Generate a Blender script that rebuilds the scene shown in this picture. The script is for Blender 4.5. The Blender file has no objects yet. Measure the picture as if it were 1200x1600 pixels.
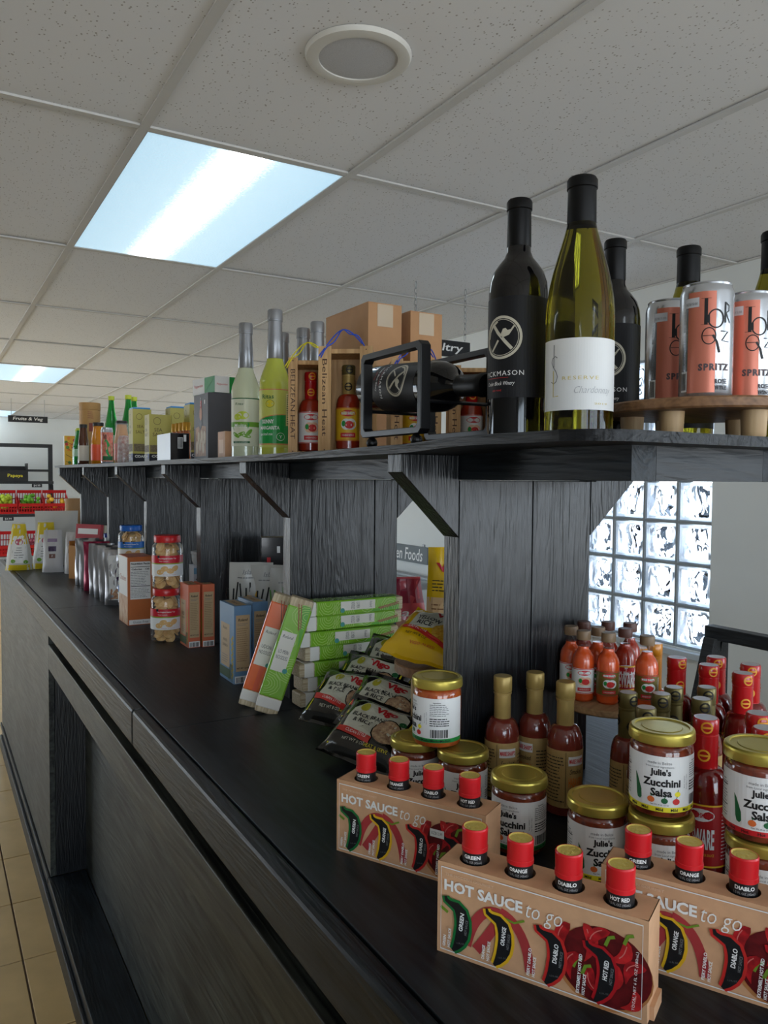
import bpy, bmesh, math, random
from mathutils import Vector, Matrix
random.seed(7)
S = bpy.context.scene
COL = S.collection
R = math.radians
E = 1.52            # height of the camera above the floor
CT = E - 0.46       # counter top
CEIL = E + 0.913    # suspended ceiling

# ---------------------------------------------------------------- camera
YAW, PITCH, ROLL, FPX = 0.5304, -0.0411, 0.0078, 1220.8
_f = Vector((math.sin(YAW)*math.cos(PITCH), math.cos(YAW)*math.cos(PITCH), math.sin(PITCH)))
_r = Vector((math.cos(YAW), -math.sin(YAW), 0.0))
_u = _r.cross(_f)
_r2 = math.cos(ROLL)*_r + math.sin(ROLL)*_u
_u2 = -math.sin(ROLL)*_r + math.cos(ROLL)*_u
cam = bpy.data.cameras.new('camera')
cam.sensor_fit = 'VERTICAL'; cam.sensor_height = 32.0; cam.lens = 32.0*FPX/1600.0
cam.clip_start = 0.02; cam.clip_end = 200
camo = bpy.data.objects.new('camera', cam); COL.objects.link(camo)
camo.matrix_world = Matrix(((_r2.x, _u2.x, -_f.x, 0), (_r2.y, _u2.y, -_f.y, 0), (_r2.z, _u2.z, -_f.z, E), (0, 0, 0, 1)))
S.camera = camo

# ---------------------------------------------------------------- world, light, exposure
W = bpy.data.worlds.new('overcast_sky'); S.world = W; W.use_nodes = True
bg = W.node_tree.nodes['Background']
bg.inputs[1].default_value = 6.0
_N, _L = W.node_tree.nodes, W.node_tree.links
_tc = _N.new('ShaderNodeTexCoord'); _sx = _N.new('ShaderNodeSeparateXYZ'); _rp = _N.new('ShaderNodeValToRGB')
_L.new(_tc.outputs['Generated'], _sx.inputs[0]); _L.new(_sx.outputs['Z'], _rp.inputs['Fac']); _L.new(_rp.outputs['Color'], bg.inputs[0])
_rp.color_ramp.elements[0].position = 0.0; _rp.color_ramp.elements[0].color = (.74, .79, .83, 1)     # unseen ground half of the world, kept bright to light the ceiling
_rp.color_ramp.elements[1].position = .02; _rp.color_ramp.elements[1].color = (.72, .86, 1.0, 1)      # overcast sky
PANEL_STRENGTH = 5.0
vs = S.view_settings
vs.view_transform = 'Standard'; vs.look = 'None'; vs.gamma = 1.0; vs.use_curve_mapping = False
vs.exposure = 0.40

def portal(loc, rot, sx, sy):
    l = bpy.data.lights.new('window_portal', 'AREA'); l.shape = 'RECTANGLE'; l.size = sx; l.size_y = sy
    l.cycles.is_portal = True
    o = bpy.data.objects.new('window_portal', l); COL.objects.link(o)
    o.location = loc; o.rotation_euler = rot

# ---------------------------------------------------------------- materials
def lin(c):
    out = []
    for x in c[:3]:
        x = x/255.0
        out.append(x/12.92 if x <= 0.04045 else ((x+0.055)/1.055)**2.4)
    return tuple(out)+(1.0,)
MATS = {}
def nodes_of(m):
    m.use_nodes = True
    nt = m.node_tree
    return nt, nt.nodes, nt.links
def M(name, rgb=(128,128,128), rough=0.5, metal=0.0, coat=0.0, trans=0.0, ior=1.45, var=0.0, vscale=30.0, bump=0.0, bscale=80.0, rgb2=None, stretch=(1,1,1), emit=0.0, alpha=1.0, spec=0.5):
    if name in MATS: return MATS[name]
    m = bpy.data.materials.new(name); MATS[name] = m
    nt, N, L = nodes_of(m)
    b = N['Principled BSDF']
    b.inputs['Base Color'].default_value = lin(rgb)
    b.inputs['Roughness'].default_value = rough
    b.inputs['Metallic'].default_value = metal
    b.inputs['IOR'].default_value = ior
    b.inputs['Coat Weight'].default_value = coat
    b.inputs['Coat Roughness'].default_value = 0.08
    b.inputs['Transmission Weight'].default_value = trans
    b.inputs['Specular IOR Level'].default_value = spec
    if emit:
        b.inputs['Emission Color'].default_value = lin(rgb); b.inputs['Emission Strength'].default_value = emit
    if var or rgb2 or bump:
        tc = N.new('ShaderNodeTexCoord'); mp = N.new('ShaderNodeMapping'); mp.inputs['Scale'].default_value = stretch
        L.new(tc.outputs['Object'], mp.inputs['Vector'])
    if var or rgb2:
        nz = N.new('ShaderNodeTexNoise'); nz.inputs['Scale'].default_value = vscale; nz.inputs['Detail'].default_value = 4
        L.new(mp.outputs[0], nz.inputs['Vector'])
        rp = N.new('ShaderNodeValToRGB')
        a = lin(rgb)
        if rgb2: c2 = lin(rgb2); rp.color_ramp.elements[0].color = a; rp.color_ramp.elements[1].color = c2
        else:
            rp.color_ramp.elements[0].color = tuple(max(0, x*(1-var)) for x in a[:3])+(1,)
            rp.color_ramp.elements[1].color = tuple(min(1, x*(1+var)) for x in a[:3])+(1,)
        rp.color_ramp.elements[0].position = 0.36; rp.color_ramp.elements[1].position = 0.64
        L.new(nz.outputs['Fac'], rp.inputs['Fac']); L.new(rp.outputs['Color'], b.inputs['Base Color'])
    if bump:
        n2 = N.new('ShaderNodeTexNoise'); n2.inputs['Scale'].default_value = bscale; n2.inputs['Detail'].default_value = 3
        L.new(mp.outputs[0], n2.inputs['Vector'])
        bp = N.new('ShaderNodeBump'); bp.inputs['Strength'].default_value = bump; bp.inputs['Distance'].default_value = 0.004
        L.new(n2.outputs['Fac'], bp.inputs['Height']); L.new(bp.outputs['Normal'], b.inputs['Normal'])
    return m

def wood(name, dark, light, axis='Y', rough=0.38, grain=1.0, bump=0.5, coat=0.0, patch=0.0, spec=.5):
    """wood boards: grain runs along one object axis; every board differs"""
    if name in MATS: return MATS[name]
    m = bpy.data.materials.new(name); MATS[name] = m
    nt, N, L = nodes_of(m); b = N['Principled BSDF']
    tc = N.new('ShaderNodeTexCoord'); oi = N.new('ShaderNodeObjectInfo')
    ad = N.new('ShaderNodeVectorMath'); ad.operation = 'ADD'
    sc = N.new('ShaderNodeVectorMath'); sc.operation = 'SCALE'; sc.inputs['Scale'].default_value = 37.0
    cv = N.new('ShaderNodeCombineXYZ')
    for i in range(3): L.new(oi.outputs['Random'], cv.inputs[i])
    L.new(cv.outputs[0], sc.inputs[0]); L.new(tc.outputs['Object'], ad.inputs[0]); L.new(sc.outputs[0], ad.inputs[1])
    mp = N.new('ShaderNodeMapping')
    k = {'X': (1.2, 14, 14), 'Y': (14, 1.2, 14), 'Z': (14, 14, 1.2)}[axis]
    mp.inputs['Scale'].default_value = tuple(x*grain for x in k)
    L.new(ad.outputs[0], mp.inputs['Vector'])
    n1 = N.new('ShaderNodeTexNoise'); n1.inputs['Scale'].default_value = 1.0; n1.inputs['Detail'].default_value = 3; n1.inputs['Distortion'].default_value = 1.2
    L.new(mp.outputs[0], n1.inputs['Vector'])
    mt = N.new('ShaderNodeMath'); mt.operation = 'MULTIPLY'; mt.inputs[1].default_value = 9.0
    fr = N.new('ShaderNodeMath'); fr.operation = 'PINGPONG'; fr.inputs[1].default_value = 0.5
    L.new(n1.outputs['Fac'], mt.inputs[0]); L.new(mt.outputs[0], fr.inputs[0])
    n2 = N.new('ShaderNodeTexNoise'); n2.inputs['Scale'].default_value = 9.0; n2.inputs['Detail'].default_value = 5
    L.new(mp.outputs[0], n2.inputs['Vector'])
    n3 = N.new('ShaderNodeTexNoise'); n3.inputs['Scale'].default_value = 3.0; n3.inputs['Detail'].default_value = 4
    L.new(ad.outputs[0], n3.inputs['Vector'])
    a1 = N.new('ShaderNodeMath'); a1.operation = 'MULTIPLY_ADD'; a1.inputs[1].default_value = 0.55
    L.new(fr.outputs[0], a1.inputs[0]); L.new(n2.outputs['Fac'], a1.inputs[2])
    a2 = N.new('ShaderNodeMath'); a2.operation = 'MULTIPLY_ADD'; a2.inputs[1].default_value = 0.5+patch
    L.new(n3.outputs['Fac'], a2.inputs[0]); L.new(a1.outputs[0], a2.inputs[2])
    rp = N.new('ShaderNodeValToRGB')
    rp.color_ramp.elements[0].color = lin(dark); rp.color_ramp.elements[1].color = lin(light)
    mean = .5*(.5+patch)+.64
    rp.color_ramp.elements[0].position = (mean-.27)/2; rp.color_ramp.elements[1].position = (mean+.27)/2
    hv = N.new('ShaderNodeMath'); hv.operation = 'MULTIPLY'; hv.inputs[1].default_value = .5; L.new(a2.outputs[0], hv.inputs[0])
    L.new(hv.outputs[0], rp.inputs['Fac']); L.new(rp.outputs['Color'], b.inputs['Base Color'])
    b.inputs['Roughness'].default_value = rough; b.inputs['Coat Weight'].default_value = coat; b.inputs['Coat Roughness'].default_value = 0.25; b.inputs['Specular IOR Level'].default_value = spec
    bp = N.new('ShaderNodeBump'); bp.inputs['Strength'].default_value = bump; bp.inputs['Distance'].default_value = 0.003
    L.new(a1.outputs[0], bp.inputs['Height']); L.new(bp.outputs['Normal'], b.inputs['Normal'])
    return m

def clear_film(name, tint=(1,1,1), gloss_rough=0.06, haze=0.0):
    """thin clear plastic or window glass: see-through with a Fresnel sheen"""
    if name in MATS: return MATS[name]
    m = bpy.data.materials.new(name); MATS[name] = m
    nt, N, L = nodes_of(m); N.remove(N['Principled BSDF'])
    out = N['Material Output']
    t = N.new('ShaderNodeBsdfTransparent'); t.inputs[0].default_value = (*tint, 1)
    g = N.new('ShaderNodeBsdfGlossy'); g.inputs['Roughness'].default_value = gloss_rough
    fr = N.new('ShaderNodeFresnel'); ge = N.new('ShaderNodeNewGeometry')
    io = N.new('ShaderNodeMapRange'); io.inputs['To Min'].default_value = 1.45; io.inputs['To Max'].default_value = 1/1.45   # same sheen on both faces of the thin film
    L.new(ge.outputs['Backfacing'], io.inputs['Value']); L.new(io.outputs[0], fr.inputs['IOR'])
    mx = N.new('ShaderNodeMixShader')
    L.new(fr.outputs[0], mx.inputs[0]); L.new(t.outputs[0], mx.inputs[1]); L.new(g.outputs[0], mx.inputs[2])
    last = mx
    if haze:
        d = N.new('ShaderNodeBsdfDiffuse'); d.inputs[0].default_value = (.8, .8, .8, 1)
        m2 = N.new('ShaderNodeMixShader'); m2.inputs[0].default_value = haze
        L.new(mx.outputs[0], m2.inputs[1]); L.new(d.outputs[0], m2.inputs[2]); last = m2
    L.new(last.outputs[0], out.inputs['Surface'])
    return m

# ---------------------------------------------------------------- mesh builder
class MB:
    def __init__(s): s.v = []; s.f = []; s.fm = []; s.mats = []; s.smooth = []
    def mi(s, m):
        if m not in s.mats: s.mats.append(m)
        return s.mats.index(m)
    def add(s, verts, faces, mat, smooth=False, xf=None):
        o = len(s.v); k = s.mi(mat)
        s.v += [tuple(xf(Vector(p))) if xf else tuple(p) for p in verts]
        for f in faces:
            s.f.append(tuple(i+o for i in f)); s.fm.append(k); s.smooth.append(smooth)
        return s
    def box(s, x0, x1, y0, y1, z0, z1, mat, xf=None):
        v = [(x0,y0,z0),(x1,y0,z0),(x1,y1,z0),(x0,y1,z0),(x0,y0,z1),(x1,y0,z1),(x1,y1,z1),(x0,y1,z1)]
        f = [(3,2,1,0),(4,5,6,7),(0,1,5,4),(1,2,6,5),(2,3,7,6),(3,0,4,7)]
        return s.add(v, f, mat, False, xf)
    def prism(s, poly, h0, h1, mat, plane='XY', xf=None):
        """polygon extruded: plane XY up Z, XZ along Y, YZ along X"""
        n = len(poly)
        mk = {'XY': lambda a,b,h: (a,b,h), 'XZ': lambda a,b,h: (a,h,b), 'YZ': lambda a,b,h: (h,a,b)}[plane]
        v = [mk(a,b,h0) for a,b in poly]+[mk(a,b,h1) for a,b in poly]
        f = [tuple(range(n))[::-1], tuple(range(n,2*n))]+[(i,(i+1)%n,n+(i+1)%n,n+i) for i in range(n)]
        return s.add(v, f, mat, False, xf)
    def lathe(s, prof, mat, n=24, xf=None, smooth=True):
        """prof: (r, z) or (r, z, material of the band above)"""
        ring = []; o0 = len(s.v)
        verts = []; faces = []; fm = []
        for p in prof:
            if p[0] < 1e-6: ring.append([len(verts)]); verts.append((0,0,p[1]))
            else:
                ring.append(list(range(len(verts), len(verts)+n)))
                verts += [(p[0]*math.cos(2*math.pi*i/n), p[0]*math.sin(2*math.pi*i/n), p[1]) for i in range(n)]
        for k in range(len(prof)-1):
            a, b = ring[k], ring[k+1]
            mm = prof[k][2] if len(prof[k]) > 2 else mat
            for i in range(n):
                j = (i+1) % n
                if len(a) == 1 and len(b) == 1: continue
                if len(a) == 1: fc = (a[0], b[j], b[i])
                elif len(b) == 1: fc = (a[i], a[j], b[0])
                else: fc = (a[i], a[j], b[j], b[i])
                faces.append(fc); fm.append(mm)
        s.v += [tuple(xf(Vector(p))) if xf else p for p in verts]
        for fc, mm in zip(faces, fm):
            s.f.append(tuple(i+o0 for i in fc)); s.fm.append(s.mi(mm)); s.smooth.append(smooth)
        return s
    def tube(s, pts, r, mat, n=8, closed=False, xf=None):
        pts = [Vector(p) for p in pts]; m = len(pts); verts = []; faces = []
        for i, p in enumerate(pts):
            a = pts[i-1] if (i > 0 or closed) else p
            b = pts[(i+1) % m] if (i < m-1 or closed) else p
            d = (b-a).normalized()
            up = Vector((0,0,1)) if abs(d.z) < 0.9 else Vector((1,0,0))
            x = d.cross(up).normalized(); y = x.cross(d)
            verts += [p+r*(math.cos(2*math.pi*k/n)*x+math.sin(2*math.pi*k/n)*y) for k in range(n)]
        for i in range(m if closed else m-1):
            j = (i+1) % m
            for k in range(n): faces.append((i*n+k, i*n+(k+1)%n, j*n+(k+1)%n, j*n+k))
        if not closed: faces += [tuple(range(n))[::-1], tuple(range((m-1)*n, m*n))]
        return s.add(verts, faces, mat, True, xf)
    def grid(s, fn, nu, nv, mat, smooth=True, flip=False):
        verts = [fn(i/nu, j/nv) for j in range(nv+1) for i in range(nu+1)]
        w = nu+1
        faces = [(j*w+i, j*w+i+1, (j+1)*w+i+1, (j+1)*w+i) for j in range(nv) for i in range(nu)]
        if flip: faces = [f[::-1] for f in faces]
        return s.add(verts, faces, mat, smooth)
    def prt(s, shape, mat, mp, layer=1):
        """flat print laid on a surface through the mapping mp(u, v, offset)"""
        v, f = shape
        return s.add([mp(a, b, 0.0003+0.00025*layer) for a, b in v], f, mat, False)
    def build(s, name, parent=None, loc=(0,0,0), rot=(0,0,0), bevel=0.0, angle=38, label=None, kind=None):
        me = bpy.data.meshes.new(name)
        me.from_pydata(s.v, [], s.f)
        for m in s.mats: me.materials.append(m)
        me.polygons.foreach_set('material_index', s.fm)
        me.polygons.foreach_set('use_smooth', s.smooth)
        me.update()
        if any(s.smooth): me.set_sharp_from_angle(angle=R(angle))
        o = bpy.data.objects.new(name, me); COL.objects.link(o)
        o.location = loc; o.rotation_euler = rot
        if parent: o.parent = parent
        if bevel:
            b = o.modifiers.new('edge', 'BEVEL'); b.width = bevel; b.segments = 2; b.limit_method = 'ANGLE'; b.angle_limit = R(50)
        if label: o['label'] = label
        if kind: o['kind'] = kind
        return o

def tag(o, label, cat, group=None):
    o['label'] = label; o['category'] = cat
    if group: o['group'] = group
    return o
def thing(name, label, cat, loc=(0,0,0), rz=0.0, group=None, rot=None):
    o = bpy.data.objects.new(name, None); o.empty_display_size = 0.05; COL.objects.link(o)
    o.location = loc; o.rotation_euler = rot if rot else (0,0,rz)
    return tag(o, label, cat, group)
def struct(o): o['kind'] = 'structure'; return o
def dup(root, loc, rz=0.0, label=None, rot=None):
    r = root.copy(); COL.objects.link(r); r.location = loc; r.rotation_euler = rot if rot else (0,0,rz)
    if label: r['label'] = label
    for ch in list(root.children):
        c = ch.copy(); COL.objects.link(c); c.parent = r
        for g in list(ch.children):
            d = g.copy(); COL.objects.link(d); d.parent = c
    return r
def face_cam(x, y, extra=0.0):
    """turn that points a thing's front (-Y) at the spot where the customer stands"""
    return math.atan2(-x, y) + extra

# ---- print shapes (2-D)
_TX = {}
def _text(body, bold, shear, space):
    key = (body, bold, shear, space)
    if key in _TX: return _TX[key]
    c = bpy.data.curves.new('lettering', 'FONT'); c.body = body; c.size = 1.0; c.offset = bold; c.shear = shear
    c.resolution_u = 2; c.space_character = space; c.fill_mode = 'BOTH' if False else 'FRONT'
    o = bpy.data.objects.new('lettering', c)
    me = bpy.data.meshes.new_from_object(o)
    v = [(p.co.x, p.co.y) for p in me.vertices]; f = [tuple(p.vertices) for p in me.polygons]
    bpy.data.objects.remove(o); bpy.data.curves.remove(c); bpy.data.meshes.remove(me)
    if v:
        x0 = min(p[0] for p in v); x1 = max(p[0] for p in v); y0 = min(p[1] for p in v); y1 = max(p[1] for p in v)
    else: x0 = y0 = 0; x1 = y1 = 1
    _TX[key] = (v, f, x0, x1, y0, y1)
    return _TX[key]
def T(body, cx, cy, w=None, h=None, rot=0.0, bold=0.0, shear=0.0, space=1.0, align='c', arc=0.0):
    """text fitted in a w x h field around (cx, cy); one of w, h may be None"""
    v, f, x0, x1, y0, y1 = _text(body, bold, shear, space)
    tw, th = x1-x0, max(y1-y0, 1e-3)
    if w is None: sy = h/th; sx = sy
    elif h is None: sx = w/tw; sy = sx
    else: sx = w/tw; sy = h/th
    ca, sa = math.cos(rot), math.sin(rot); out = []
    ox = {'c': (x0+x1)/2, 'l': x0, 'r': x1}[align]
    for a, b in v:
        a = (a-ox)*sx; b = (b-(y0+y1)/2)*sy
        if arc: b += arc*a*a
        out.append((cx+a*ca-b*sa, cy+a*sa+b*ca))
    return out, f
def RC(x0, y0, x1, y1, nx=1, ny=1):
    v = [(x0+(x1-x0)*i/nx, y0+(y1-y0)*j/ny) for j in range(ny+1) for i in range(nx+1)]
    w = nx+1
    return v, [(j*w+i, j*w+i+1, (j+1)*w+i+1, (j+1)*w+i) for j in range(ny) for i in range(nx)]
def EL(cx, cy, rx, ry, n=16, rot=0.0):
    ca, sa = math.cos(rot), math.sin(rot); v = [(cx, cy)]
    for i in range(n):
        a, b = rx*math.cos(2*math.pi*i/n), ry*math.sin(2*math.pi*i/n)
        v.append((cx+a*ca-b*sa, cy+a*sa+b*ca))
    return v, [(0, 1+i, 1+(i+1) % n) for i in range(n)]
def PG(pts): return list(pts), [tuple(range(len(pts)))]
def ST(pts, w, closed=False):
    n = len(pts); v = []; 
    for i in range(n):
        a = pts[i-1] if (i > 0 or closed) else pts[i]; b = pts[(i+1) % n] if (i < n-1 or closed) else pts[i]
        dx, dy = b[0]-a[0], b[1]-a[1]; l = math.hypot(dx, dy) or 1
        nx, ny = -dy/l*w/2, dx/l*w/2
        v += [(pts[i][0]-nx, pts[i][1]-ny), (pts[i][0]+nx, pts[i][1]+ny)]
    f = []
    for i in range(n if closed else n-1):
        j = (i+1) % n; f.append((2*i, 2*j, 2*j+1, 2*i+1))
    return v, f
def RING(cx, cy, r, w, n=28, ry=None):
    ry = ry or r
    return ST([(cx+r*math.cos(2*math.pi*i/n), cy+ry*math.sin(2*math.pi*i/n)) for i in range(n)], -w, True)
def BAR(x0, y0, x1, y1, seed=1):
    """barcode"""
    rnd = random.Random(seed); v = []; f = []; x = x0; st = (x1-x0)/46
    while x < x1-st:
        w = st*rnd.choice((1, 1, 2, 3)); w = min(w, x1-x); o = len(v)
        v += [(x, y0), (x+w, y0), (x+w, y1), (x, y1)]; f.append((o, o+1, o+2, o+3)); x += w+st*rnd.choice((1, 1, 2))
    return v, f
def LINES(x0, y0, x1, y1, n, t=0.35, seed=1):
    """rows of small print"""
    rnd = random.Random(seed); v = []; f = []; p = (y1-y0)/n
    for i in range(n):
        y = y1-(i+0.5)*p; x = x0
        e = x1-(x1-x0)*rnd.uniform(0, .25)
        while x < e:
            w = min((x1-x0)*rnd.uniform(.06, .2), e-x); o = len(v)
            v += [(x, y-p*t/2), (x+w, y-p*t/2), (x+w, y+p*t/2), (x, y+p*t/2)]; f.append((o, o+1, o+2, o+3)); x += w+(x1-x0)*.025
    return v, f
def cyl(r, z0=0.0, a0=0.0):
    return lambda u, v, o: ((r+o)*math.sin(u/r+a0), -(r+o)*math.cos(u/r+a0), z0+v)
def pfront(y=0.0, z0=0.0): return lambda u, v, o: (u, y-o, z0+v)
def pleft(x, z0=0.0): return lambda u, v, o: (x-o, -u, z0+v)
def pright(x, z0=0.0): return lambda u, v, o: (x+o, u, z0+v)
def ptop(z): return lambda u, v, o: (u, v, z+o)
INK = M('black_ink', (18,18,20), .5); WHT = M('white_print', (236,236,234), .5); GRYINK = M('grey_ink', (120,120,122), .5)
# ================================================================ SETTING
wallp = M('wall_paint', (228,231,229), .7, var=.02, vscale=3, bump=.05, bscale=60)
XR, XL, YB, YF = 2.943, -3.153, -4.043, 13.205
GX = [0.505+0.6096*i for i in range(-6, 5)]
PY = 1.232
GY = [2.117+PY*j for j in range(-5, 10)]
YB, YF = GY[0], GY[-1]
def wall(name, axis, p0, p1, a0, a1, z0, z1, holes, mat):
    """wall slab between p0 and p1 on its axis, with rectangular holes (a0, a1, z0, z1)"""
    mb = MB()
    def bx(a, b, c, d):
        if b-a < 1e-4 or d-c < 1e-4: return
        if axis == 'X': mb.box(p0, p1, a, b, c, d, mat)
        else: mb.box(a, b, p0, p1, c, d, mat)
    x = a0
    for h in sorted(holes):
        bx(x, h[0], z0, z1); bx(h[0], h[1], z0, h[2]); bx(h[0], h[1], h[3], z1); x = h[1]
    bx(x, a1, z0, z1)
    return struct(mb.build(name))
WY0, WY1, WZ0, WZ1 = 2.205, 2.205+0.19*4, E-0.752, E-0.752+0.19*7
TH = 0.12
RWN = (-3.2, -.7, .92, 2.25)
wall('wall_right', 'X', XR, XR+TH, YB-TH, YF+TH, 0, CEIL+.3, [(WY0, WY1, WZ0, WZ1), RWN], wallp)
LW = [(5.8, 8.4, .25, 2.25), (9.4, 12.4, .25, 2.25)]
wall('wall_left', 'X', XL-TH, XL, YB-TH, YF+TH, 0, CEIL+.3, LW, M('wall_paint_darkened', (136,137,135), .7, var=.03, vscale=3))  # unseen wall, darkened to cut the light it throws from the left
BW = [(-2.6, -.3, .45, 2.25), (.1, 2.5, .45, 2.25)]
wall('wall_back', 'Y', YB-TH, YB, XL, XR, 0, CEIL+.3, BW, wallp)
wall('wall_far', 'Y', YF, YF+TH, XL, XR, 0, CEIL+.3, [], wallp)
frame_m = M('window_frame_paint', (60,62,64), .4)
pane_m = clear_film('window_glass')
wn = 2
for h in LW+[RWN]:
    rs = h is RWN
    mb = MB(); x0, x1 = (XR+.03, XR+.08) if rs else (XL-.08, XL-.03)
    mid = (h[0]+h[1])/2
    for a, b, c, d in ((h[0], h[0]+.05, h[2], h[3]), (h[1]-.05, h[1], h[2], h[3]), (mid-.025, mid+.025, h[2]+.05, h[3]-.05), (h[0]+.05, h[1]-.05, h[2], h[2]+.05), (h[0]+.05, h[1]-.05, h[3]-.05, h[3])):
        mb.box(x0, x1, a, b, c, d, frame_m)
    w = struct(mb.build('window_%d' % wn)); wn += 1
    for a, b in ((h[0]+.05, mid-.025), (mid+.025, h[1]-.05)):
        p = MB(); xg = XR+.052 if rs else XL-.058; p.box(xg, xg+.006, a, b, h[2]+.05, h[3]-.05, pane_m); p.build('pane', w)
    portal((XR+.10 if rs else XL-.10, (h[0]+h[1])/2, (h[2]+h[3])/2), (0, R(90 if rs else -90), 0), h[3]-h[2], h[1]-h[0])
for h in BW:
    mb = MB(); y0, y1 = YB-.08, YB-.03
    mid = (h[0]+h[1])/2
    for a, b, c, d in ((h[0], h[0]+.05, h[2], h[3]), (h[1]-.05, h[1], h[2], h[3]), (mid-.025, mid+.025, h[2]+.05, h[3]-.05), (h[0]+.05, h[1]-.05, h[2], h[2]+.05), (h[0]+.05, h[1]-.05, h[3]-.05, h[3])):
        mb.box(a, b, y0, y1, c, d, frame_m)
    w = struct(mb.build('window_%d' % wn)); wn += 1
    for a, b in ((h[0]+.05, mid-.025), (mid+.025, h[1]-.05)):
        p = MB(); p.box(a, b, YB-.058, YB-.052, h[2]+.05, h[3]-.05, pane_m); p.build('pane', w)
    portal(((h[0]+h[1])/2, YB-.10, (h[2]+h[3])/2), (R(90), 0, 0), h[1]-h[0], h[3]-h[2])
portal((XR+TH+.02, (WY0+WY1)/2, (WZ0+WZ1)/2), (0, R(90), 0), WZ1-WZ0, WY1-WY0)

# glass-block window in the right wall
mortar = M('mortar', (150,156,158), .7)
gm = bpy.data.materials.new('wavy_glass'); nt, N, L = nodes_of(gm); b = N['Principled BSDF']
b.inputs['Base Color'].default_value = (.42, .455, .52, 1); b.inputs['Transmission Weight'].default_value = 1; b.inputs['Roughness'].default_value = .03; b.inputs['IOR'].default_value = 1.35
tc = N.new('ShaderNodeTexCoord'); oi = N.new('ShaderNodeObjectInfo'); ad = N.new('ShaderNodeVectorMath')
mp = N.new('ShaderNodeMapping'); mp.inputs['Scale'].default_value = (1, 1.6, 1); mp.inputs['Rotation'].default_value = (R(25), 0, 0)
L.new(tc.outputs['Object'], ad.inputs[0]); L.new(oi.outputs['Random'], ad.inputs[1]); L.new(ad.outputs[0], mp.inputs['Vector'])
nz = N.new('ShaderNodeTexNoise'); nz.inputs['Scale'].default_value = 10; nz.inputs['Detail'].default_value = .6; nz.inputs['Distortion'].default_value = .8
bp = N.new('ShaderNodeBump'); bp.inputs['Strength'].default_value = 1.0; bp.inputs['Distance'].default_value = .09
L.new(mp.outputs[0], nz.inputs['Vector']); L.new(nz.outputs['Fac'], bp.inputs['Height']); L.new(bp.outputs['Normal'], b.inputs['Normal'])
rimglass = M('frosted_block_edge', (186,196,206), .3, trans=.6, ior=1.3)
mb = MB(); t = .006
for i in range(5): mb.box(XR+.012, XR+TH-.012, WY0+.19*i-(t if i else 0), WY0+.19*i+(t if i < 4 else 0), WZ0, WZ1, mortar)
for j in range(8):
    for i in range(4): mb.box(XR+.012, XR+TH-.012, WY0+.19*i+(t if i else t), WY0+.19*(i+1)-t, WZ0+.19*j-(t if j else 0), WZ0+.19*j+(t if j < 7 else 0), mortar)
win = struct(mb.build('window_1'))
mb = MB(); h = .084; q = .070
def pil(u, v, sgn):
    a = abs(2*u-1); c = abs(2*v-1); d = .012*(1-a**6)*(1-c**6)
    return (sgn*(.040+d), (2*u-1)*q, (2*v-1)*q)
for sg in (-1, 1): mb.grid(lambda u, v: pil(u, v, sg), 8, 8, gm, True, flip=(sg > 0) is False)
for sg in (-1, 1):
    x = sg*.040
    v = [(x,-h,-h),(x,h,-h),(x,h,h),(x,-h,h),(x,-q,-q),(x,q,-q),(x,q,q),(x,-q,q)]
    f = [(0,1,5,4),(1,2,6,5),(2,3,7,6),(3,0,4,7)]
    mb.add(v, f if sg > 0 else [k[::-1] for k in f], rimglass)
mb.add([(-.04,-h,-h),(.04,-h,-h),(.04,h,-h),(-.04,h,-h),(-.04,-h,h),(.04,-h,h),(.04,h,h),(-.04,h,h)], [(3,2,1,0),(4,5,6,7),(0,1,5,4),(2,3,7,6)], rimglass)
blk = mb.build('glass_block', win, loc=(XR+.058, WY0+.095, WZ0+.095))
for i in range(4):
    for j in range(7):
        if i or j:
            o = blk.copy(); COL.objects.link(o); o.location = (XR+.058, WY0+.095+.19*i, WZ0+.095+.19*j)
            o.rotation_euler = (R(180) if (i+j) % 2 else 0, 0, 0)
mb = MB(); mb.box(XR-.03, XR+.012, WY0-.03, WY1+.03, WZ0-.035, WZ0-.006, M('sill_paint', (205,214,222), .4)); mb.build('sill', win, bevel=.003)

# floor: ceramic tiles
grout = M('grout', (92,74,58), .85, var=.1)
mb = MB(); mb.box(XL-TH, XR+TH, YB-TH, YF+TH, -.08, -.004, grout); 
floor = struct(mb.build('floor'))
tile_m = M('floor_tile_glaze', (198,168,116), .28, var=.08, vscale=7, bump=.05, bscale=25)
TP = .3743
def tile(x0, x1, y0, y1):
    mb = MB(); g = .0028
    return mb.box(x0+g, x1-g, y0+g, y1-g, -.012, 0, tile_m)
X0t = .243; Y0t = 2.64
xs = [X0t+TP*i for i in range(-7, 2)]; ys = [Y0t+TP*j for j in range(-5, 28)]
proto = None
for i in range(len(xs)-1):
    for j in range(len(ys)-1):
        if proto is None: proto = tile(0, TP, 0, TP).build('floor_tile', floor, bevel=.0015); o = proto
        else: o = proto.copy(); COL.objects.link(o)
        o.location = (xs[i], ys[j], random.uniform(0, .0008))
mb = MB()
def fill(xa, xb, ya, yb):
    x = xa
    while x < xb-.01:
        y = ya
        while y < yb-.01:
            g = .0028; mb.box(x+g, min(x+TP, xb)-g, y+g, min(y+TP, yb)-g, -.012, 0, tile_m); y += TP
        x += TP
fill(xs[0]-TP*3, xs[0], ys[0]-TP*6, YF-.02); fill(xs[-1], XR, ys[0]-TP*6, YF-.02); fill(xs[0], xs[-1], ys[0]-TP*6, ys[0]); fill(xs[0], xs[-1], ys[-1], YF-.02)
mb.build('floor_tiles', floor, kind='stuff')


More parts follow.
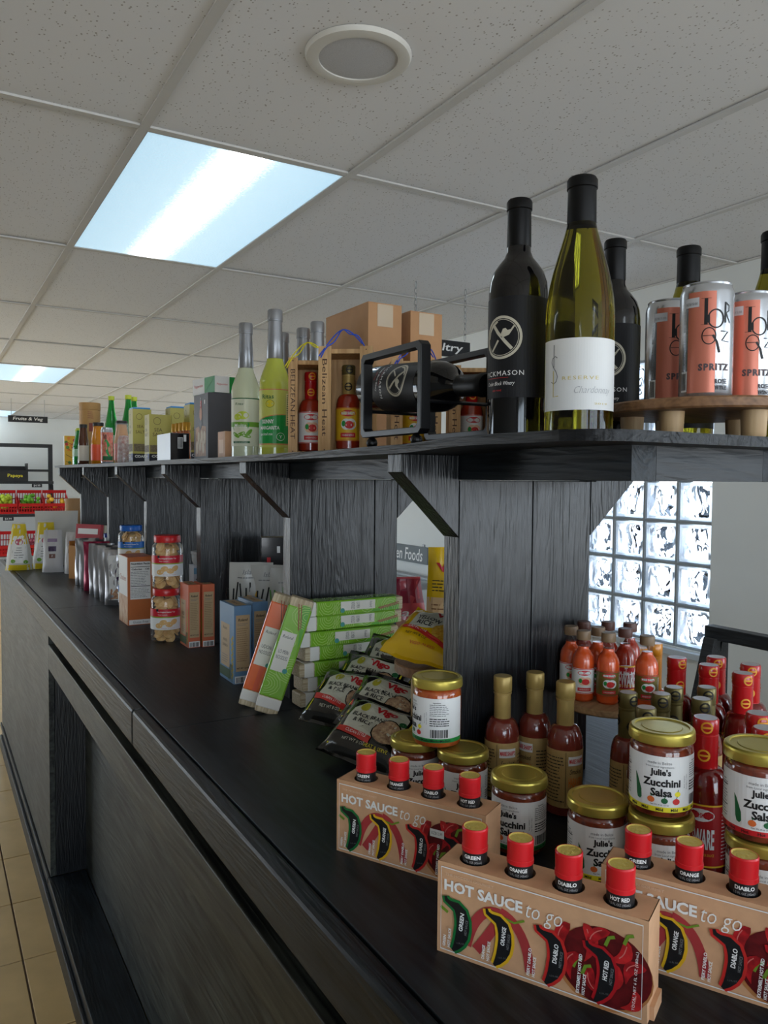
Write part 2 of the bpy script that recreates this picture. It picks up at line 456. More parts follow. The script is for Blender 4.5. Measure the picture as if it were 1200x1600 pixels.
# ceiling: lay-in tiles on a white grid
ceil_m = bpy.data.materials.new('mineral_fibre_tile'); nt, N, L = nodes_of(ceil_m); b = N['Principled BSDF']; b.inputs['Roughness'].default_value = .9
tc = N.new('ShaderNodeTexCoord'); v1 = N.new('ShaderNodeTexVoronoi'); v1.inputs['Scale'].default_value = 120; v1.inputs['Randomness'].default_value = 1
mp = N.new('ShaderNodeMapping'); mp.inputs['Scale'].default_value = (1, .75, 1)
nz = N.new('ShaderNodeTexNoise'); nz.inputs['Scale'].default_value = 60; nz.inputs['Detail'].default_value = 2
L.new(tc.outputs['Object'], mp.inputs['Vector']); L.new(mp.outputs[0], v1.inputs['Vector']); L.new(mp.outputs[0], nz.inputs['Vector'])
cm = N.new('ShaderNodeMath'); cm.operation = 'LESS_THAN'
cw = N.new('ShaderNodeMath'); cw.operation = 'MULTIPLY'; cw.inputs[1].default_value = .42
L.new(nz.outputs['Fac'], cw.inputs[0])
sb = N.new('ShaderNodeSeparateColor'); L.new(v1.outputs['Color'], sb.inputs[0])
c2 = N.new('ShaderNodeMath'); c2.operation = 'GREATER_THAN'; c2.inputs[1].default_value = .45; L.new(sb.outputs[0], c2.inputs[0])
L.new(v1.outputs['Distance'], cm.inputs[0]); L.new(cw.outputs[0], cm.inputs[1])
c3 = N.new('ShaderNodeMath'); c3.operation = 'MULTIPLY'; L.new(cm.outputs[0], c3.inputs[0]); L.new(c2.outputs[0], c3.inputs[1])
mx = N.new('ShaderNodeMix'); mx.data_type = 'RGBA'
mx.inputs[6].default_value = lin((232,233,235)); mx.inputs[7].default_value = lin((176,173,170))
L.new(c3.outputs[0], mx.inputs[0]); L.new(mx.outputs[2], b.inputs['Base Color'])
mb = MB(); mb.box(XL-TH, XR+TH, YB-TH, YF+TH, CEIL+.30, CEIL+.36, wallp); ceiling = struct(mb.build('ceiling'))
LIGHTS = [(0,0),(0,4),(0,8),(0,-4),(-4,0),(-4,4),(-4,8),(-4,-4)]
bar_m = M('ceiling_grid_paint', (206,205,202), .5)
mb = MB(); mb.box(.004, .6056, .004, PY-.004, 0, .016, ceil_m)
tproto = None
for i in range(-6, 4):
    for j in range(-5, 9):
        if (i, j) in LIGHTS: continue
        if tproto is None: tproto = mb.build('ceiling_tile', ceiling); o = tproto
        else: o = tproto.copy(); COL.objects.link(o)
        o.location = (0.505+0.6096*i, 2.117+PY*j, CEIL+.007+random.uniform(0, .002))
mb = MB(); mb.box(-.012, .012, GY[0], GY[-1], 0, .006, bar_m); mb.box(-.001, .001, GY[0], GY[-1], .006, .04, bar_m)
bp0 = mb.build('grid_bar', ceiling, loc=(GX[0], 0, CEIL))
for x in GX[1:]:
    o = bp0.copy(); COL.objects.link(o); o.location = (x, 0, CEIL)
mb = MB(); mb.box(.0125, .5971, -.012, .012, 0, .006, bar_m)
cb = None
for i in range(len(GX)-1):
    for y in GY:
        if cb is None: cb = mb.build('cross_bar', ceiling, loc=(GX[i], y, CEIL+.0005))
        else:
            o = cb.copy(); COL.objects.link(o); o.location = (GX[i], y, CEIL+.0005)
# recessed fluorescent fixtures
dm = bpy.data.materials.new('lit_prismatic_diffuser'); nt, N, L = nodes_of(dm); b = N['Principled BSDF']; b.inputs['Roughness'].default_value = .25
b.inputs['Base Color'].default_value = (.75, .82, .88, 1)
tc = N.new('ShaderNodeTexCoord'); sx = N.new('ShaderNodeSeparateXYZ'); L.new(tc.outputs['Object'], sx.inputs[0])
nz = N.new('ShaderNodeTexNoise'); nz.inputs['Scale'].default_value = 150; nz.inputs['Detail'].default_value = 1; L.new(tc.outputs['Object'], nz.inputs['Vector'])
wob = N.new('ShaderNodeMath'); wob.operation = 'MULTIPLY_ADD'; wob.inputs[1].default_value = .07; L.new(nz.outputs['Fac'], wob.inputs[0]); L.new(sx.outputs['X'], wob.inputs[2])
of = N.new('ShaderNodeMath'); of.operation = 'ADD'; of.inputs[1].default_value = -.035+.008; L.new(wob.outputs[0], of.inputs[0])
ab = N.new('ShaderNodeMath'); ab.operation = 'ABSOLUTE'; L.new(of.outputs[0], ab.inputs[0])
rp = N.new('ShaderNodeValToRGB'); L.new(ab.outputs[0], rp.inputs['Fac'])
e = rp.color_ramp.elements
e[0].position = 0.0; e[0].color = (1, 1, 1, 1); e[1].position = .046; e[1].color = (.95, .98, 1, 1)
for p, c in ((.062, (.15, .20, .23)), (.10, (.066, .100, .122)), (.3, (.050, .084, .108))):
    q2 = e.new(p); q2.color = (*c, 1)
L.new(rp.outputs['Color'], b.inputs['Emission Color']); b.inputs['Emission Strength'].default_value = PANEL_STRENGTH
bp = N.new('ShaderNodeBump'); bp.inputs['Strength'].default_value = .4; bp.inputs['Distance'].default_value = .002
L.new(nz.outputs['Fac'], bp.inputs['Height']); L.new(bp.outputs['Normal'], b.inputs['Normal'])
lab = {(0,0): 'rectangular ceiling light with bright tube band above the white bottles', (0,4): 'ceiling light panel cut off at the left edge of the photo',
       (0,8): 'farthest ceiling light, a bright sliver behind the hanging produce sign',
       (0,-4): 'ceiling light panel behind the camera in the same row', (-4,0): 'ceiling light panel over the aisle, nearest outside the left of the photo', (-4,4): 'ceiling light panel over the aisle, middle one outside the left', (-4,8): 'ceiling light panel over the aisle, farthest one outside the left', (-4,-4): 'ceiling light panel over the aisle behind the camera'}
for (i, j) in LIGHTS:
    t = thing('ceiling_light', lab[(i, j)], 'light', (0.505+0.6096*(i+.5), 2.117+PY*(j+.5), CEIL), 0, 'recessed fluorescent ceiling lights')
    hx, hy = .290, PY/2-.018
    mb = MB(); mb.grid(lambda u, v: ((2*u-1)*hx, (2*v-1)*hy, .004), 1, 1, dm, False, True); mb.build('diffuser', t)
    mb = MB()
    mb.box(-.292, .292, -hy-.004, -hy, .001, .03, bar_m); mb.box(-.292, .292, hy, hy+.004, .001, .03, bar_m)
    mb.box(-.292, -.29, -hy, hy, .001, .03, bar_m); mb.box(.29, .292, -hy, hy, .001, .03, bar_m)
    mb.box(-.292, .292, -hy, hy, .10, .102, bar_m); mb.build('frame', t)
# ceiling speaker
t = thing('ceiling_speaker', 'round white ceiling speaker with grey grille', 'speaker', (.822, 1.527, CEIL))
mb = MB(); mb.lathe([(.086,.004),(.086,-.004),(.096,-.006),(.112,-.003),(.116,.004),(.116,.0065)], M('speaker_ring_plastic', (214,212,205), .5), 48); mb.build('ring', t)
mb = MB(); mb.lathe([(0,-.0035),(.05,-.003),(.0858,-.001)], M('speaker_grille_mesh', (190,191,194), .7, var=.1, vscale=600), 48); mb.build('grille', t)
# baseboards
bbm = M('baseboard_paint', (170,172,170), .5)
mb = MB(); mb.box(XR-.015, XR, YB, YF, 0, .09, bbm); struct(mb.build('baseboard_right'))
mb = MB(); mb.box(XL, XR-.015, YF-.015, YF, 0, .09, bbm); struct(mb.build('baseboard_far'))
# ================================================================ COUNTER AND SHELF
BLK_Y = wood('black_stained_wood_long', (8,10,12), (30,37,43), 'Y', rough=.38, bump=.35, spec=.22)
BLK_X = wood('black_stained_wood_cross', (6,7,9), (24,27,31), 'X', rough=.40, bump=.35, spec=.3)
BLK_Z = wood('black_stained_wood_upright', (7,8,10), (24,26,30), 'Z', rough=.30, bump=.45, grain=1.6)
TOPM = wood('black_counter_paint', (15,18,21), (33,40,46), 'Y', rough=.42, bump=.12, spec=.3)
PLY = wood('worn_black_plywood', (8,9,9), (66,70,66), 'Y', rough=.45, bump=.3, patch=.35, grain=.6, spec=.3)
RAIL = wood('worn_black_rail', (9,10,9), (62,64,57), 'Y', rough=.45, bump=.3, patch=.2, grain=.7, spec=.3)
YN, YFAR, XC0, XC1 = -.10, 4.85, .347, 1.23
t = thing('bar_countertop', 'long black painted wooden countertop with a rounded front edge board', 'countertop', (0, 0, CT))
for a, b in ((YN, 1.425), (1.425, 2.93), (2.93, YFAR)):
    mb = MB(); mb.box(XC0+.0265, XC1, a+.0006, b-.0006, -.035, 0, TOPM); mb.build('top_board', t, bevel=.0012)
for a, b in ((YN, 1.575), (1.575, YFAR)):
    mb = MB(); mb.box(XC0, XC0+.025, a+.0006, b-.0006, -.075, -.0004, BLK_Y); mb.build('edge_board', t, bevel=.006)
t = thing('bar_counter', 'worn black wooden bar counter base with a recessed panel under a rail', 'counter', (0, 0, 0))
YO = 2.86; zf = CT-.0755
mb = MB(); mb.box(.353, .371, YO, YFAR-.01, .14, zf, PLY); mb.build('face_panel', t, bevel=.001)
mb = MB(); mb.box(.353, .385, YN+.02, YO-.001, E-.655, E-.571, RAIL); mb.build('rail', t, bevel=.002)
mb = MB(); mb.box(.372, .47, YO, YO+.02, .14, zf, BLK_Z); mb.build('side_panel', t)
mb = MB(); mb.box(.47, .485, YN+.02, YO+.02, .14, CT-.036, PLY); mb.build('back_panel', t)
mb = MB(); mb.box(.345, .469, YN+.02, YO-.001, .118, .139, BLK_Y); mb.build('ledge', t, bevel=.002)
mb = MB(); mb.box(.352, .37, YN+.02, YFAR-.01, 0, .117, BLK_Y); mb.build('kick_board', t, bevel=.002)
mb = MB(); mb.box(.340, .3515, YN+.02, YFAR-.01, 0, .07, BLK_Y); mb.build('base_trim', t, bevel=.003)
mb = MB(); mb.box(.343, .352, YO, YFAR-.01, .118, .139, BLK_Y); mb.build('trim_strip', t, bevel=.002)
mb = MB(); mb.box(1.19, 1.205, YN+.02, YFAR-.01, 0, CT-.036, PLY); mb.build('rear_panel', t)
mb = MB(); mb.box(.372, 1.19, YFAR-.03, YFAR-.012, 0, CT-.036, PLY); mb.build('end_panel', t)
mb = MB(); mb.box(.486, 1.19, YN+.02, YN+.04, 0, CT-.036, PLY); mb.build('end_panel', t)

_zs = [(.45,.0500),(.60,.0510),(.72,.0520),(.90,.0470),(1.1,.0455),(1.6,.0455),(2.2,.048),(4.1,.0560)]
def zs(y):
    """the top of the sagging shelf board above eye level"""
    if y <= _zs[0][0]: return _zs[0][1]
    for (a, za), (b, zb) in zip(_zs, _zs[1:]):
        if y <= b:
            k = (y-a)/(b-a); k = k*k*(3-2*k)
            return za+(zb-za)*k
    return _zs[-1][1]
def SH(x, y, dz=0.0): return (x, y, E+zs(y)+dz)
shelf = thing('bottle_shelf', 'long raised black wooden shelf on plank uprights above the counter', 'shelf', (0, 0, 0))
SX0, SX1, SY0, SY1, STH = .540, 1.09, .530, 4.06, .0115
mb = MB(); NY = 110
def edge_x(y, side):
    c = .06
    d = 0.0
    if y < SY0+c: k = (SY0+c-y)/c; d = c*(1-math.sqrt(max(0, 1-k*k)))
    wob = .0015*math.sin(y*9.0)+.001*math.sin(y*23)
    return SX0+d+wob if side < 0 else SX1-d-wob
ysl = [SY0+.06*(1-math.cos(i/10*math.pi/2)) for i in range(10)]+[SY0+.06+(SY1-SY0-.06)*i/NY for i in range(NY+1)]
verts = []
for y in ysl:
    a, b = edge_x(y, -1), edge_x(y, 1); z = E+zs(y)
    for k in range(7):
        x = a+(b-a)*k/6
        verts.append((x, y, z))
    for k in range(7): verts.append((a+(b-a)*k/6, y, z-STH))
faces = []; n = len(ysl)
for i in range(n-1):
    p, q = 14*i, 14*(i+1)
    for k in range(6):
        faces.append((p+k, p+k+1, q+k+1, q+k)); faces.append((p+7+k, q+7+k, q+8+k, p+8+k))
    faces.append((p, q, q+7, p+7)); faces.append((p+6, p+13, q+13, q+6))
for i, fl in ((0, False), (n-1, True)):
    p = 14*i
    for k in range(6):
        fc = (p+k, p+7+k, p+8+k, p+k+1); faces.append(fc[::-1] if fl else fc)
mb.add(verts, faces, wood('shelf_board_wood', (7,8,10), (30,32,36), 'Y', rough=.42, bump=.7, spec=.3))
mb.build('shelf_board', shelf)
def apron(x0, x1, y0, y1, mat, name='apron', n=60):
    mb = MB(); verts = []; faces = []
    for i in range(n+1):
        y = y0+(y1-y0)*i/n; zt = E+zs(y)-STH
        verts += [(x0,y,E+.001),(x1,y,E+.001),(x1,y,zt),(x0,y,zt)]
    for i in range(n):
        a, b = 4*i, 4*i+4
        for k in range(4): faces.append((a+k, b+k, b+(k+1) % 4, a+(k+1) % 4))
    faces += [(0,1,2,3), (4*n+3,4*n+2,4*n+1,4*n)]
    mb.add(verts, faces, mat); return mb.build(name, shelf)
apron(.650, .688, .587, 4.04, BLK_Y); apron(.877, .915, .587, 4.04, BLK_Y)
apron(.6885, .8765, .587, .612, BLK_X, 'end_apron', 1)
PYS = [.898, 1.493, 2.107, 2.716, 3.358, 4.018]
for k, y in enumerate(PYS):
    cuts = [[.650,.786,.905],[.650,.700,.852,.911],[.650,.735,.83,.905],[.650,.77,.905],[.650,.71,.82,.905],[.650,.78,.905]][k]
    for a, b in zip(cuts, cuts[1:]):
        mb = MB(); mb.box(a+.0008, b-.0008, y, y+.038, CT, E+.0005, BLK_Z); mb.build('upright_board', shelf, bevel=.0012)
    zt = zs(y)-STH
    mb = MB(); mb.prism([(.6495,-.081),(.6495,zt),(.554,zt),(.554,.011)][::-1], y, y+.038, BLK_Z, 'XZ', lambda p: Vector((p.x, p.y, p.z+E))); mb.build('bracket', shelf, bevel=.001)
    xr = cuts[-1]
    mb = MB(); mb.prism([(xr+.0005,-.085),(1.005,.005),(1.005,zt),(.9155,zt),(.9155,.0005),(xr+.0005,.0005)][::-1], y, y+.038, BLK_Z, 'XZ', lambda p: Vector((p.x, p.y, p.z+E))); mb.build('bracket', shelf, bevel=.001)
# ================================================================ JARS, SAUCES AND GIFT BOXES ON THE COUNTER
GOLD = M('gold_lid_metal', (196,178,84), .28, metal=.7, var=.06, vscale=20)
SALSA = M('salsa_in_glass', (84,34,24), .12, coat=.8, rgb2=(122,52,30), vscale=110)
SALSA_O = M('orange_salsa_in_glass', (150,58,26), .12, coat=.8, rgb2=(176,86,34), vscale=90)
LBLW = M('white_label_paper', (228,228,226), .45)
GREENP = M('green_print', (24,96,52), .5); REDP = M('red_print', (206,42,40), .5); ORGP = M('orange_print', (226,112,52), .5)
YELP = M('yellow_print', (236,222,44), .5); HOTP = M('hot_red_print', (200,28,36), .5); KGRN = M('kelly_green_print', (20,140,62), .5)
def salsa_jar(loc, rz, label, band='mild', glass=None):
    t = thing('salsa_jar', label, 'jar', loc, rz, 'zucchini salsa jars')
    r = .0337
    mb = MB(); mb.lathe([(0,.002),(.028,0),(.0325,.003),(r,.008),(r,.072),(.0325,.0765),(.0295,.080),(.0295,.0835),(0,.0835)], glass or SALSA, 36); mb.build('glass', t)
    mb = MB(); mb.lathe([(.0300,.0815),(.0352,.0812),(.0356,.083),(.0352,.0905),(.0345,.0925),(.0325,.0940),(.0295,.0940),(.0285,.0926),(.022,.0926),(.0212,.0932),(0,.0932)], GOLD, 40); mb.build('lid', t, angle=16)
    mb = MB(); q = cyl(r, .009)
    bandm = {'mild': YELP, 'hot': HOTP, 'medium': KGRN}[band]
    mb.prt(RC(-.088, .0055, .088, .0605, 40, 1), LBLW, q, 0); mb.prt(RC(-.088, 0, .088, .0055, 40, 1), bandm, q, 0)
    mb.prt(T('made in Belize', .001, .0535, h=.0030), GRYINK, q); mb.prt(T('from Local ingredients', .001, .0490, h=.0030), GRYINK, q)
    mb.prt(T("Julie's", .0020, .0425, h=.0094, bold=.04), INK, q); mb.prt(T('Zucchini', .0035, .0318, w=.0400, h=.0086, bold=.04), INK, q)
    mb.prt(T('Salsa', .0030, .0212, h=.0090, bold=.04), INK, q)
    mb.prt(PG([(-.0265,.039),(-.0240,.0355),(-.0215,.029),(-.0185,.021),(-.0180,.0125),(-.0200,.0100),(-.0230,.0110),(-.0245,.016),(-.0252,.026)]), GREENP, q)
    for a, b, m, s in ((-.0075,.0128,ORGP,.0040),(.0065,.0125,GREENP,.0036),(.0190,.0118,REDP,.0040),(.0205,.0200,YELP,.0034)):
        mb.prt(EL(a, b, s, s*.85, 10), m, q); mb.prt(ST([(a,b+s*.8),(a+s*.3,b+s*1.5)], .0008), GREENP, q)
    mb.prt(T('Net Wt. 8 oz. (227g)', .0015, .0078, h=.0021), INK, q)
    wd = {'mild': 'Mild', 'hot': 'Hot', 'medium': 'Medium'}[band]
    for a in (-.056, -.042, -.028, -.014, .0015, .017, .031, .045, .058): mb.prt(T(wd, a, .0027, h=.0033, bold=.02), INK, q)
    mb.prt(T('Batch: 10182022', .0285, .033, h=.0014, rot=R(90)), GRYINK, q); mb.prt(T('Best Before: 112024', .0315, .033, h=.0014, rot=R(90)), GRYINK, q)
    mb.prt(T('Ingredients:', .046, .0545, h=.0022, bold=.02), INK, q); mb.prt(LINES(.036, .036, .064, .053, 7, .38, 2), GRYINK, q)
    mb.prt(LINES(.036, .022, .064, .034, 4, .45, 5), INK, q); mb.prt(BAR(.037, .007, .062, .018, 4), INK, q)
    mb.prt(T('Nutrition', -.052, .054, h=.0026, bold=.03), INK, q); mb.prt(LINES(-.066, .010, -.036, .050, 14, .32, 9), GRYINK, q); mb.prt(RC(-.066,.043,-.036,.044,6,1), INK, q); mb.prt(RC(-.066,.022,-.036,.023,6,1), INK, q)
    mb.build('label', t)
    return t
def J(x, y, lev, turn, label, band='mild', glass=None): return salsa_jar((x, y, CT+.0945*lev), face_cam(x, y, R(turn)), label, band, glass)
J(.632, .858, 0, 0, 'salsa jar under the upper jar, nearest the hot sauce gift box corner')
J(.600, .930, 0, 10, 'salsa jar on the counter touching the black rice bags')
J(.612, .893, 1, -78, 'salsa jar stacked on two others, its barcode side turned out', 'medium', SALSA_O)
J(.638, .747, 0, -26, 'salsa jar standing alone between the gift boxes and gold-necked bottles', 'medium')
J(.672, .647, 0, 8, 'front salsa jar right behind the red caps of the front gift box')
J(.703, .582, 0, 14, 'salsa jar carrying a mild salsa jar on its lid')
J(.706, .586, 1, -4, 'upper mild salsa jar with a pale reflecting lid')
J(.750, .492, 0, 8, 'lower salsa jar cut by the right edge of the photo')
J(.746, .494, 1, 4, 'upper salsa jar with a red hot band at the right edge', 'hot')

KRAFT = M('kraft_carton', (206,160,122), .62, var=.05, vscale=60); KRAFT_IN = M('kraft_inside', (120,88,62), .8)
SAUCE_BLK = M('dark_sauce_glass', (40,14,12), .12, coat=.6)
CAPR = M('red_screw_cap', (206,26,34), .35); FOIL = M('gold_foil_top', (226,200,104), .34, metal=.3, bump=.4, bscale=300)
BLKLBL = M('black_label_paper', (26,26,28), .42)
PEPR = M('pepper_red_print', (164,24,30), .45, var=.35, vscale=120); PEPD = M('pepper_dark_print', (92,14,18), .45, var=.3, vscale=90); PALE_RED = M('pepper_pale_print', (170,56,58), .5, var=.1)
BOARDP = M('wood_board_print', (180,120,70), .5); STEMG = M('stem_green_print', (108,140,40), .5)
def chili(cx, cy, s, grow=0.0):
    """bottle shop window in the form of a curved chili"""
    sp = [(-.56,1.02,.05),(-.52,.88,.08),(-.36,.80,.09),(-.10,.74,.17),(.08,.56,.24),(.17,.28,.26),(.18,-.02,.26),(.13,-.32,.25),(.03,-.60,.20),(-.10,-.82,.13),(-.24,-1.0,.05)]
    Lp, Rp = [], []
    for i, (x, y, w) in enumerate(sp):
        a = sp[max(0, i-1)]; b = sp[min(len(sp)-1, i+1)]
        dx, dy = b[0]-a[0], b[1]-a[1]; l = math.hypot(dx, dy); nx, ny = -dy/l, dx/l
        w += grow
        Lp.append((cx+s*(x+nx*w), cy+s*(y+ny*w))); Rp.append((cx+s*(x-nx*w), cy+s*(y-ny*w)))
    v = Lp+Rp; n = len(sp)
    f = [(i, n+i, n+i+1, i+1) for i in range(n-1)]
    return v, f
def gift_box(x, y, rz, label, sticker=False):
    Lh, dp, H = .100, .021, .090
    t = thing('sauce_gift_box', label, 'gift box', (x, y, CT), rz, 'hot sauce gift boxes')
    mb = MB(); e = .0008
    mb.box(-Lh, Lh, -dp, -dp+e, 0, H, KRAFT); mb.box(-Lh, Lh, dp-e, dp, 0, H, KRAFT)
    mb.box(-Lh, -Lh+e, -dp+e, dp-e, 0, H, KRAFT); mb.box(Lh-e, Lh, -dp+e, dp-e, 0, H, KRAFT); mb.box(-Lh+e, Lh-e, -dp+e, dp-e, 0, e, KRAFT_IN)
    cx = [-.0705, -.0235, .0235, .0705]; hr = .0148; n = 24
    for c in cx:
        out, inn = [], []
        ac = math.atan2(dp-e, .0235); angs = sorted([2*math.pi*i/20 for i in range(20)]+[ac, math.pi-ac, math.pi+ac, 2*math.pi-ac]); n = 24
        for a in angs:
            ca, sa = math.cos(a), math.sin(a)
            k = min(.0235/max(abs(ca), 1e-6), (dp-e)/max(abs(sa), 1e-6))
            out.append((c+ca*k, sa*k, H)); inn.append((c+ca*hr, sa*hr, H))
        mb.add(out+inn, [(i, (i+1) % n, n+(i+1) % n, n+i) for i in range(n)], KRAFT)
    for s in (-1, 1):
        mb.add([(s*(.094),-dp,H),(s*(Lh),-dp,H),(s*(Lh),dp,H),(s*.094,dp,H)], [(0,1,2,3) if s > 0 else (3,2,1,0)], KRAFT)
    mb.build('carton', t)
    mb = MB(); mb.box(Lh, Lh+.004, -dp*.6, dp*.8, 0, .012, KRAFT); mb.build('flap', t)
    q = pfront(-dp); mb = MB()
    W1 = WHT
    mb.prt(EL(.062, .036, .043, .036, 28), BOARDP, q, 0)
    mb.prt(EL(.063, .038, .041, .035, 28), PEPD, q, 1)
    for k, (a, b, c, d, w) in enumerate(((.030,.068,.028,.034,.012),(.047,.072,.046,.038,.012),(.066,.072,.050,.046,.011),(.084,.066,.066,.046,.012),(.097,.050,.082,.030,.012),(.074,.044,.060,.016,.013),(.050,.034,.066,.012,.011),(.092,.026,.078,.008,.011),(.040,.044,.034,.018,.011))):
        Lp, Rp, n = [], [], 9
        for i in range(n):
            f = i/(n-1); bow = .006*math.sin(f*math.pi)*(1 if k % 2 else -1); ww = w/2*(math.sin(min(1, f*3+.25)*math.pi/2))*(1-f**2.2)+.0003
            dx, dy = c-a, d-b; l = math.hypot(dx, dy); nx, ny = -dy/l, dx/l; X, Y = a+dx*f+nx*bow, b+dy*f+ny*bow
            Lp.append((X+nx*ww, Y+ny*ww)); Rp.append((X-nx*ww, Y-ny*ww))
        mb.prt((Lp+Rp, [(i, i+1, n+i+1, n+i) for i in range(n-1)]), (PEPR, M('pepper_bright_print', (186,36,38), .4, var=.25, vscale=90))[k % 2], q, 2+.15*k)
        mb.prt(ST([(Lp[i][0]*.35+Rp[i][0]*.65, Lp[i][1]*.35+Rp[i][1]*.65) for i in range(1, 6)], .0009), M('pepper_gleam_print', (206,110,104), .4), q, 2.1+.15*k)
    for (a, b) in ((.064,.058),(.080,.064),(.036,.030),(.044,.026)): mb.prt(ST([(a,b),(a+.003,b+.008),(a+.008,b+.010)], .003), STEMG, q, 3)
    for (a, b, c, d, e2, f2) in ((-.068,.016,-.058,.060,-.034,.056),(-.034,.058,-.008,.052,-.004,.010),(-.058,.014,-.044,.034,-.034,.052)):
        arc = [((1-f)**2*a+2*f*(1-f)*c+f*f*e2, (1-f)**2*b+2*f*(1-f)*d+f*f*f2) for f in [i/10 for i in range(11)]]
        mb.prt(ST(arc, .0095), PALE_RED, q, 2)
    mb.prt(ST([(-.030,.054),(-.020,.052),(-.010,.057)], .002), STEMG, q, 3); mb.prt(ST([(-.096,.046),(-.088,.042)], .003), STEMG, q, 3)
    bx = [(-.0955,.0045),(.0955,.0045),(.0955,.0855),(-.0955,.0855)]
    mb.prt(ST(bx, .0011, True), W1, q, 4)
    mb.prt(T('THE MODERN GOURMET', -.066, .0795, w=.050, h=.0024), M('pale_kraft_ink', (222,190,160), .5), q, 4)
    mb.prt(T('HOT SAUCE', -.052, .0690, w=.080, h=.0110, bold=.035), W1, q, 5)
    mb.prt(T('to go', .0085, .0650, w=.034, h=.0165, shear=.3, bold=-.008), W1, q, 5)
    for c, m, wd in ((-.076, M('green_edge_print', (26,112,56), .4), 'GREEN'), (-.033, M('yellow_edge_print', (224,176,36), .4), 'ORANGE'), (.017, M('red_edge_print', (196,44,40), .4), 'DIABLO'), (.062, M('crimson_edge_print', (176,26,34), .4), 'HOT RED')):
        mb.prt(chili(c, .032, .0255, .11), m, q, 6); mb.prt(chili(c, .032, .0255, .0), BLKLBL, q, 7)
        mb.prt(T(wd, c+.0030, .037, h=.0042, w=.018, rot=R(84), bold=.03), W1, q, 8); mb.prt(T('HOT SAUCE', c+.0080, .033, h=.0026, w=.015, rot=R(84), bold=.02), GRYINK, q, 8)
        mb.prt(T('1.5 FL OZ', c+.002, .016, h=.0014, rot=R(10)), GRYINK, q, 8)
    for c, a, b in ((-.0915,'GREEN',.011),(-.0505,'ORANGE',.014),(-.0055,'FIERY DIABLO',.026),(.0405,'EXTREMELY HOT RED',.036)):
        mb.prt(T(a, c, .0085, w=b*1.0, h=.0030, rot=R(86), bold=.03, align='l'), W1, q, 8); mb.prt(T('HOT SAUCE', c+.0050, .0085, w=.019, h=.0030, rot=R(86), bold=.03, align='l'), W1, q, 8)
    mb.prt(T('TOTAL NET 6 FL OZ (180mL)', .0905, .036, w=.052, h=.0030, rot=R(87)), W1, q, 8)
    if sticker: mb.prt(RC(.032,.052,.050,.061), LBLW, q, 9); mb.prt(T('BZ$12.99', .041, .0565, w=.014, h=.004), GRYINK, q, 10)
    mb.build('front_print', t)
    out = []
    for c, wd in zip(cx, ('GREEN', 'ORANGE', 'FIERY DIABLO', 'EXTREMELY HOT RED')):
        px = x+c*math.cos(rz); py = y+c*math.sin(rz)
        out.append((px, py, wd))
    return t, out
def mini_sauce(px, py, rz, wd, label):
    t = thing('mini_sauce_bottle', label, 'bottle', (px, py, CT+.0012), rz, 'mini bottles in the hot sauce gift boxes')
    mb = MB(); mb.lathe([(0,0),(.0125,0),(.0138,.003),(.0138,.075),(.0125,.084),(.0112,.088),(.0112,.1),(0,.1)], SAUCE_BLK, 20); mb.build('glass', t)
    mb = MB(); mb.lathe([(.0105,.0995),(.0128,.0995),(.0128,.1032),(.0122,.1038),(.0126,.1205),(.0119,.1220),(.0112,.1220,FOIL),(.0100,.1212,FOIL),(0,.1212,FOIL)], CAPR, 28); mb.build('cap', t, angle=20)
    mb = MB(); q = cyl(.0121); mb.lathe([(.0117,.0855),(.0121,.0856),(.0121,.0993),(.0117,.0994)], BLKLBL, 24)
    short = {'FIERY DIABLO': 'DIABLO', 'EXTREMELY HOT RED': 'HOT RED'}.get(wd, wd)
    mb.prt(T(short, 0, .0955, w=min(.017, .0032*len(short)), h=.0037, bold=.03), WHT, q); mb.prt(T('1.5 FL OZ (45mL)', 0, .0905, w=.019, h=.0028), M('soft_white_print', (170,170,170), .5), q)
    mb.build('neck_label', t)
    return t
GB = R(-61.8)
for (x, y, lab, short, st) in ((.4917,.5387,'front kraft hot sauce gift box, nearest and seen whole','front gift box',False), (.4997,.7717,'kraft hot sauce gift box with a price sticker, set furthest back','stickered gift box at the back',True), (.6257,.4547,'kraft hot sauce gift box cut off by the right edge of the photo','gift box at the right edge',False)):
    t, ps = gift_box(x, y, GB, lab, st)
    for (px, py, wd) in ps: mini_sauce(px, py, GB+R(12), wd, 'red-capped mini sauce bottle marked %s in the %s' % (wd.lower(), short))

# ---- tall sauce bottles
HOT = M('red_pepper_sauce', (150,44,26), .10, coat=.7, var=.12, vscale=60); BRN = M('smoky_pepper_sauce', (112,44,34), .10, coat=.7, var=.12, vscale=60); DRED = M('dark_red_sauce', (104,18,16), .10, coat=.7); ORS = M('orange_pepper_sauce', (206,80,34), .12, coat=.7, var=.1, vscale=60)
GSL = M('gold_neck_sleeve', (176,150,90), .34, metal=.3, var=.08, vscale=40); GCAP = M('gold_cap', (172,146,84), .38, metal=.3); RSL = M('red_neck_sleeve', (186,24,28), .28, coat=.4); OSL = M('orange_neck_sleeve', (214,136,30), .3, coat=.4); KSL = M('gold_black_sleeve', (112,100,58), .34, metal=.5)
CAPTOP = M('grey_cap_top', (190,186,188), .4); EMB_Y = M('sleeve_emblem_yellow', (226,156,40), .45); EMB_K = M('sleeve_emblem_black', (24,22,18), .45)
TAN = M('tan_label_paper', (176,146,92), .5, var=.08, vscale=60); REDL = M('red_label_paper', (168,28,30), .4); YLL = M('yellow_label_paper', (226,180,40), .42); OLV = M('olive_label_paper', (106,92,34), .42)
BANR = M('banner_red_print', (206,38,44), .45)
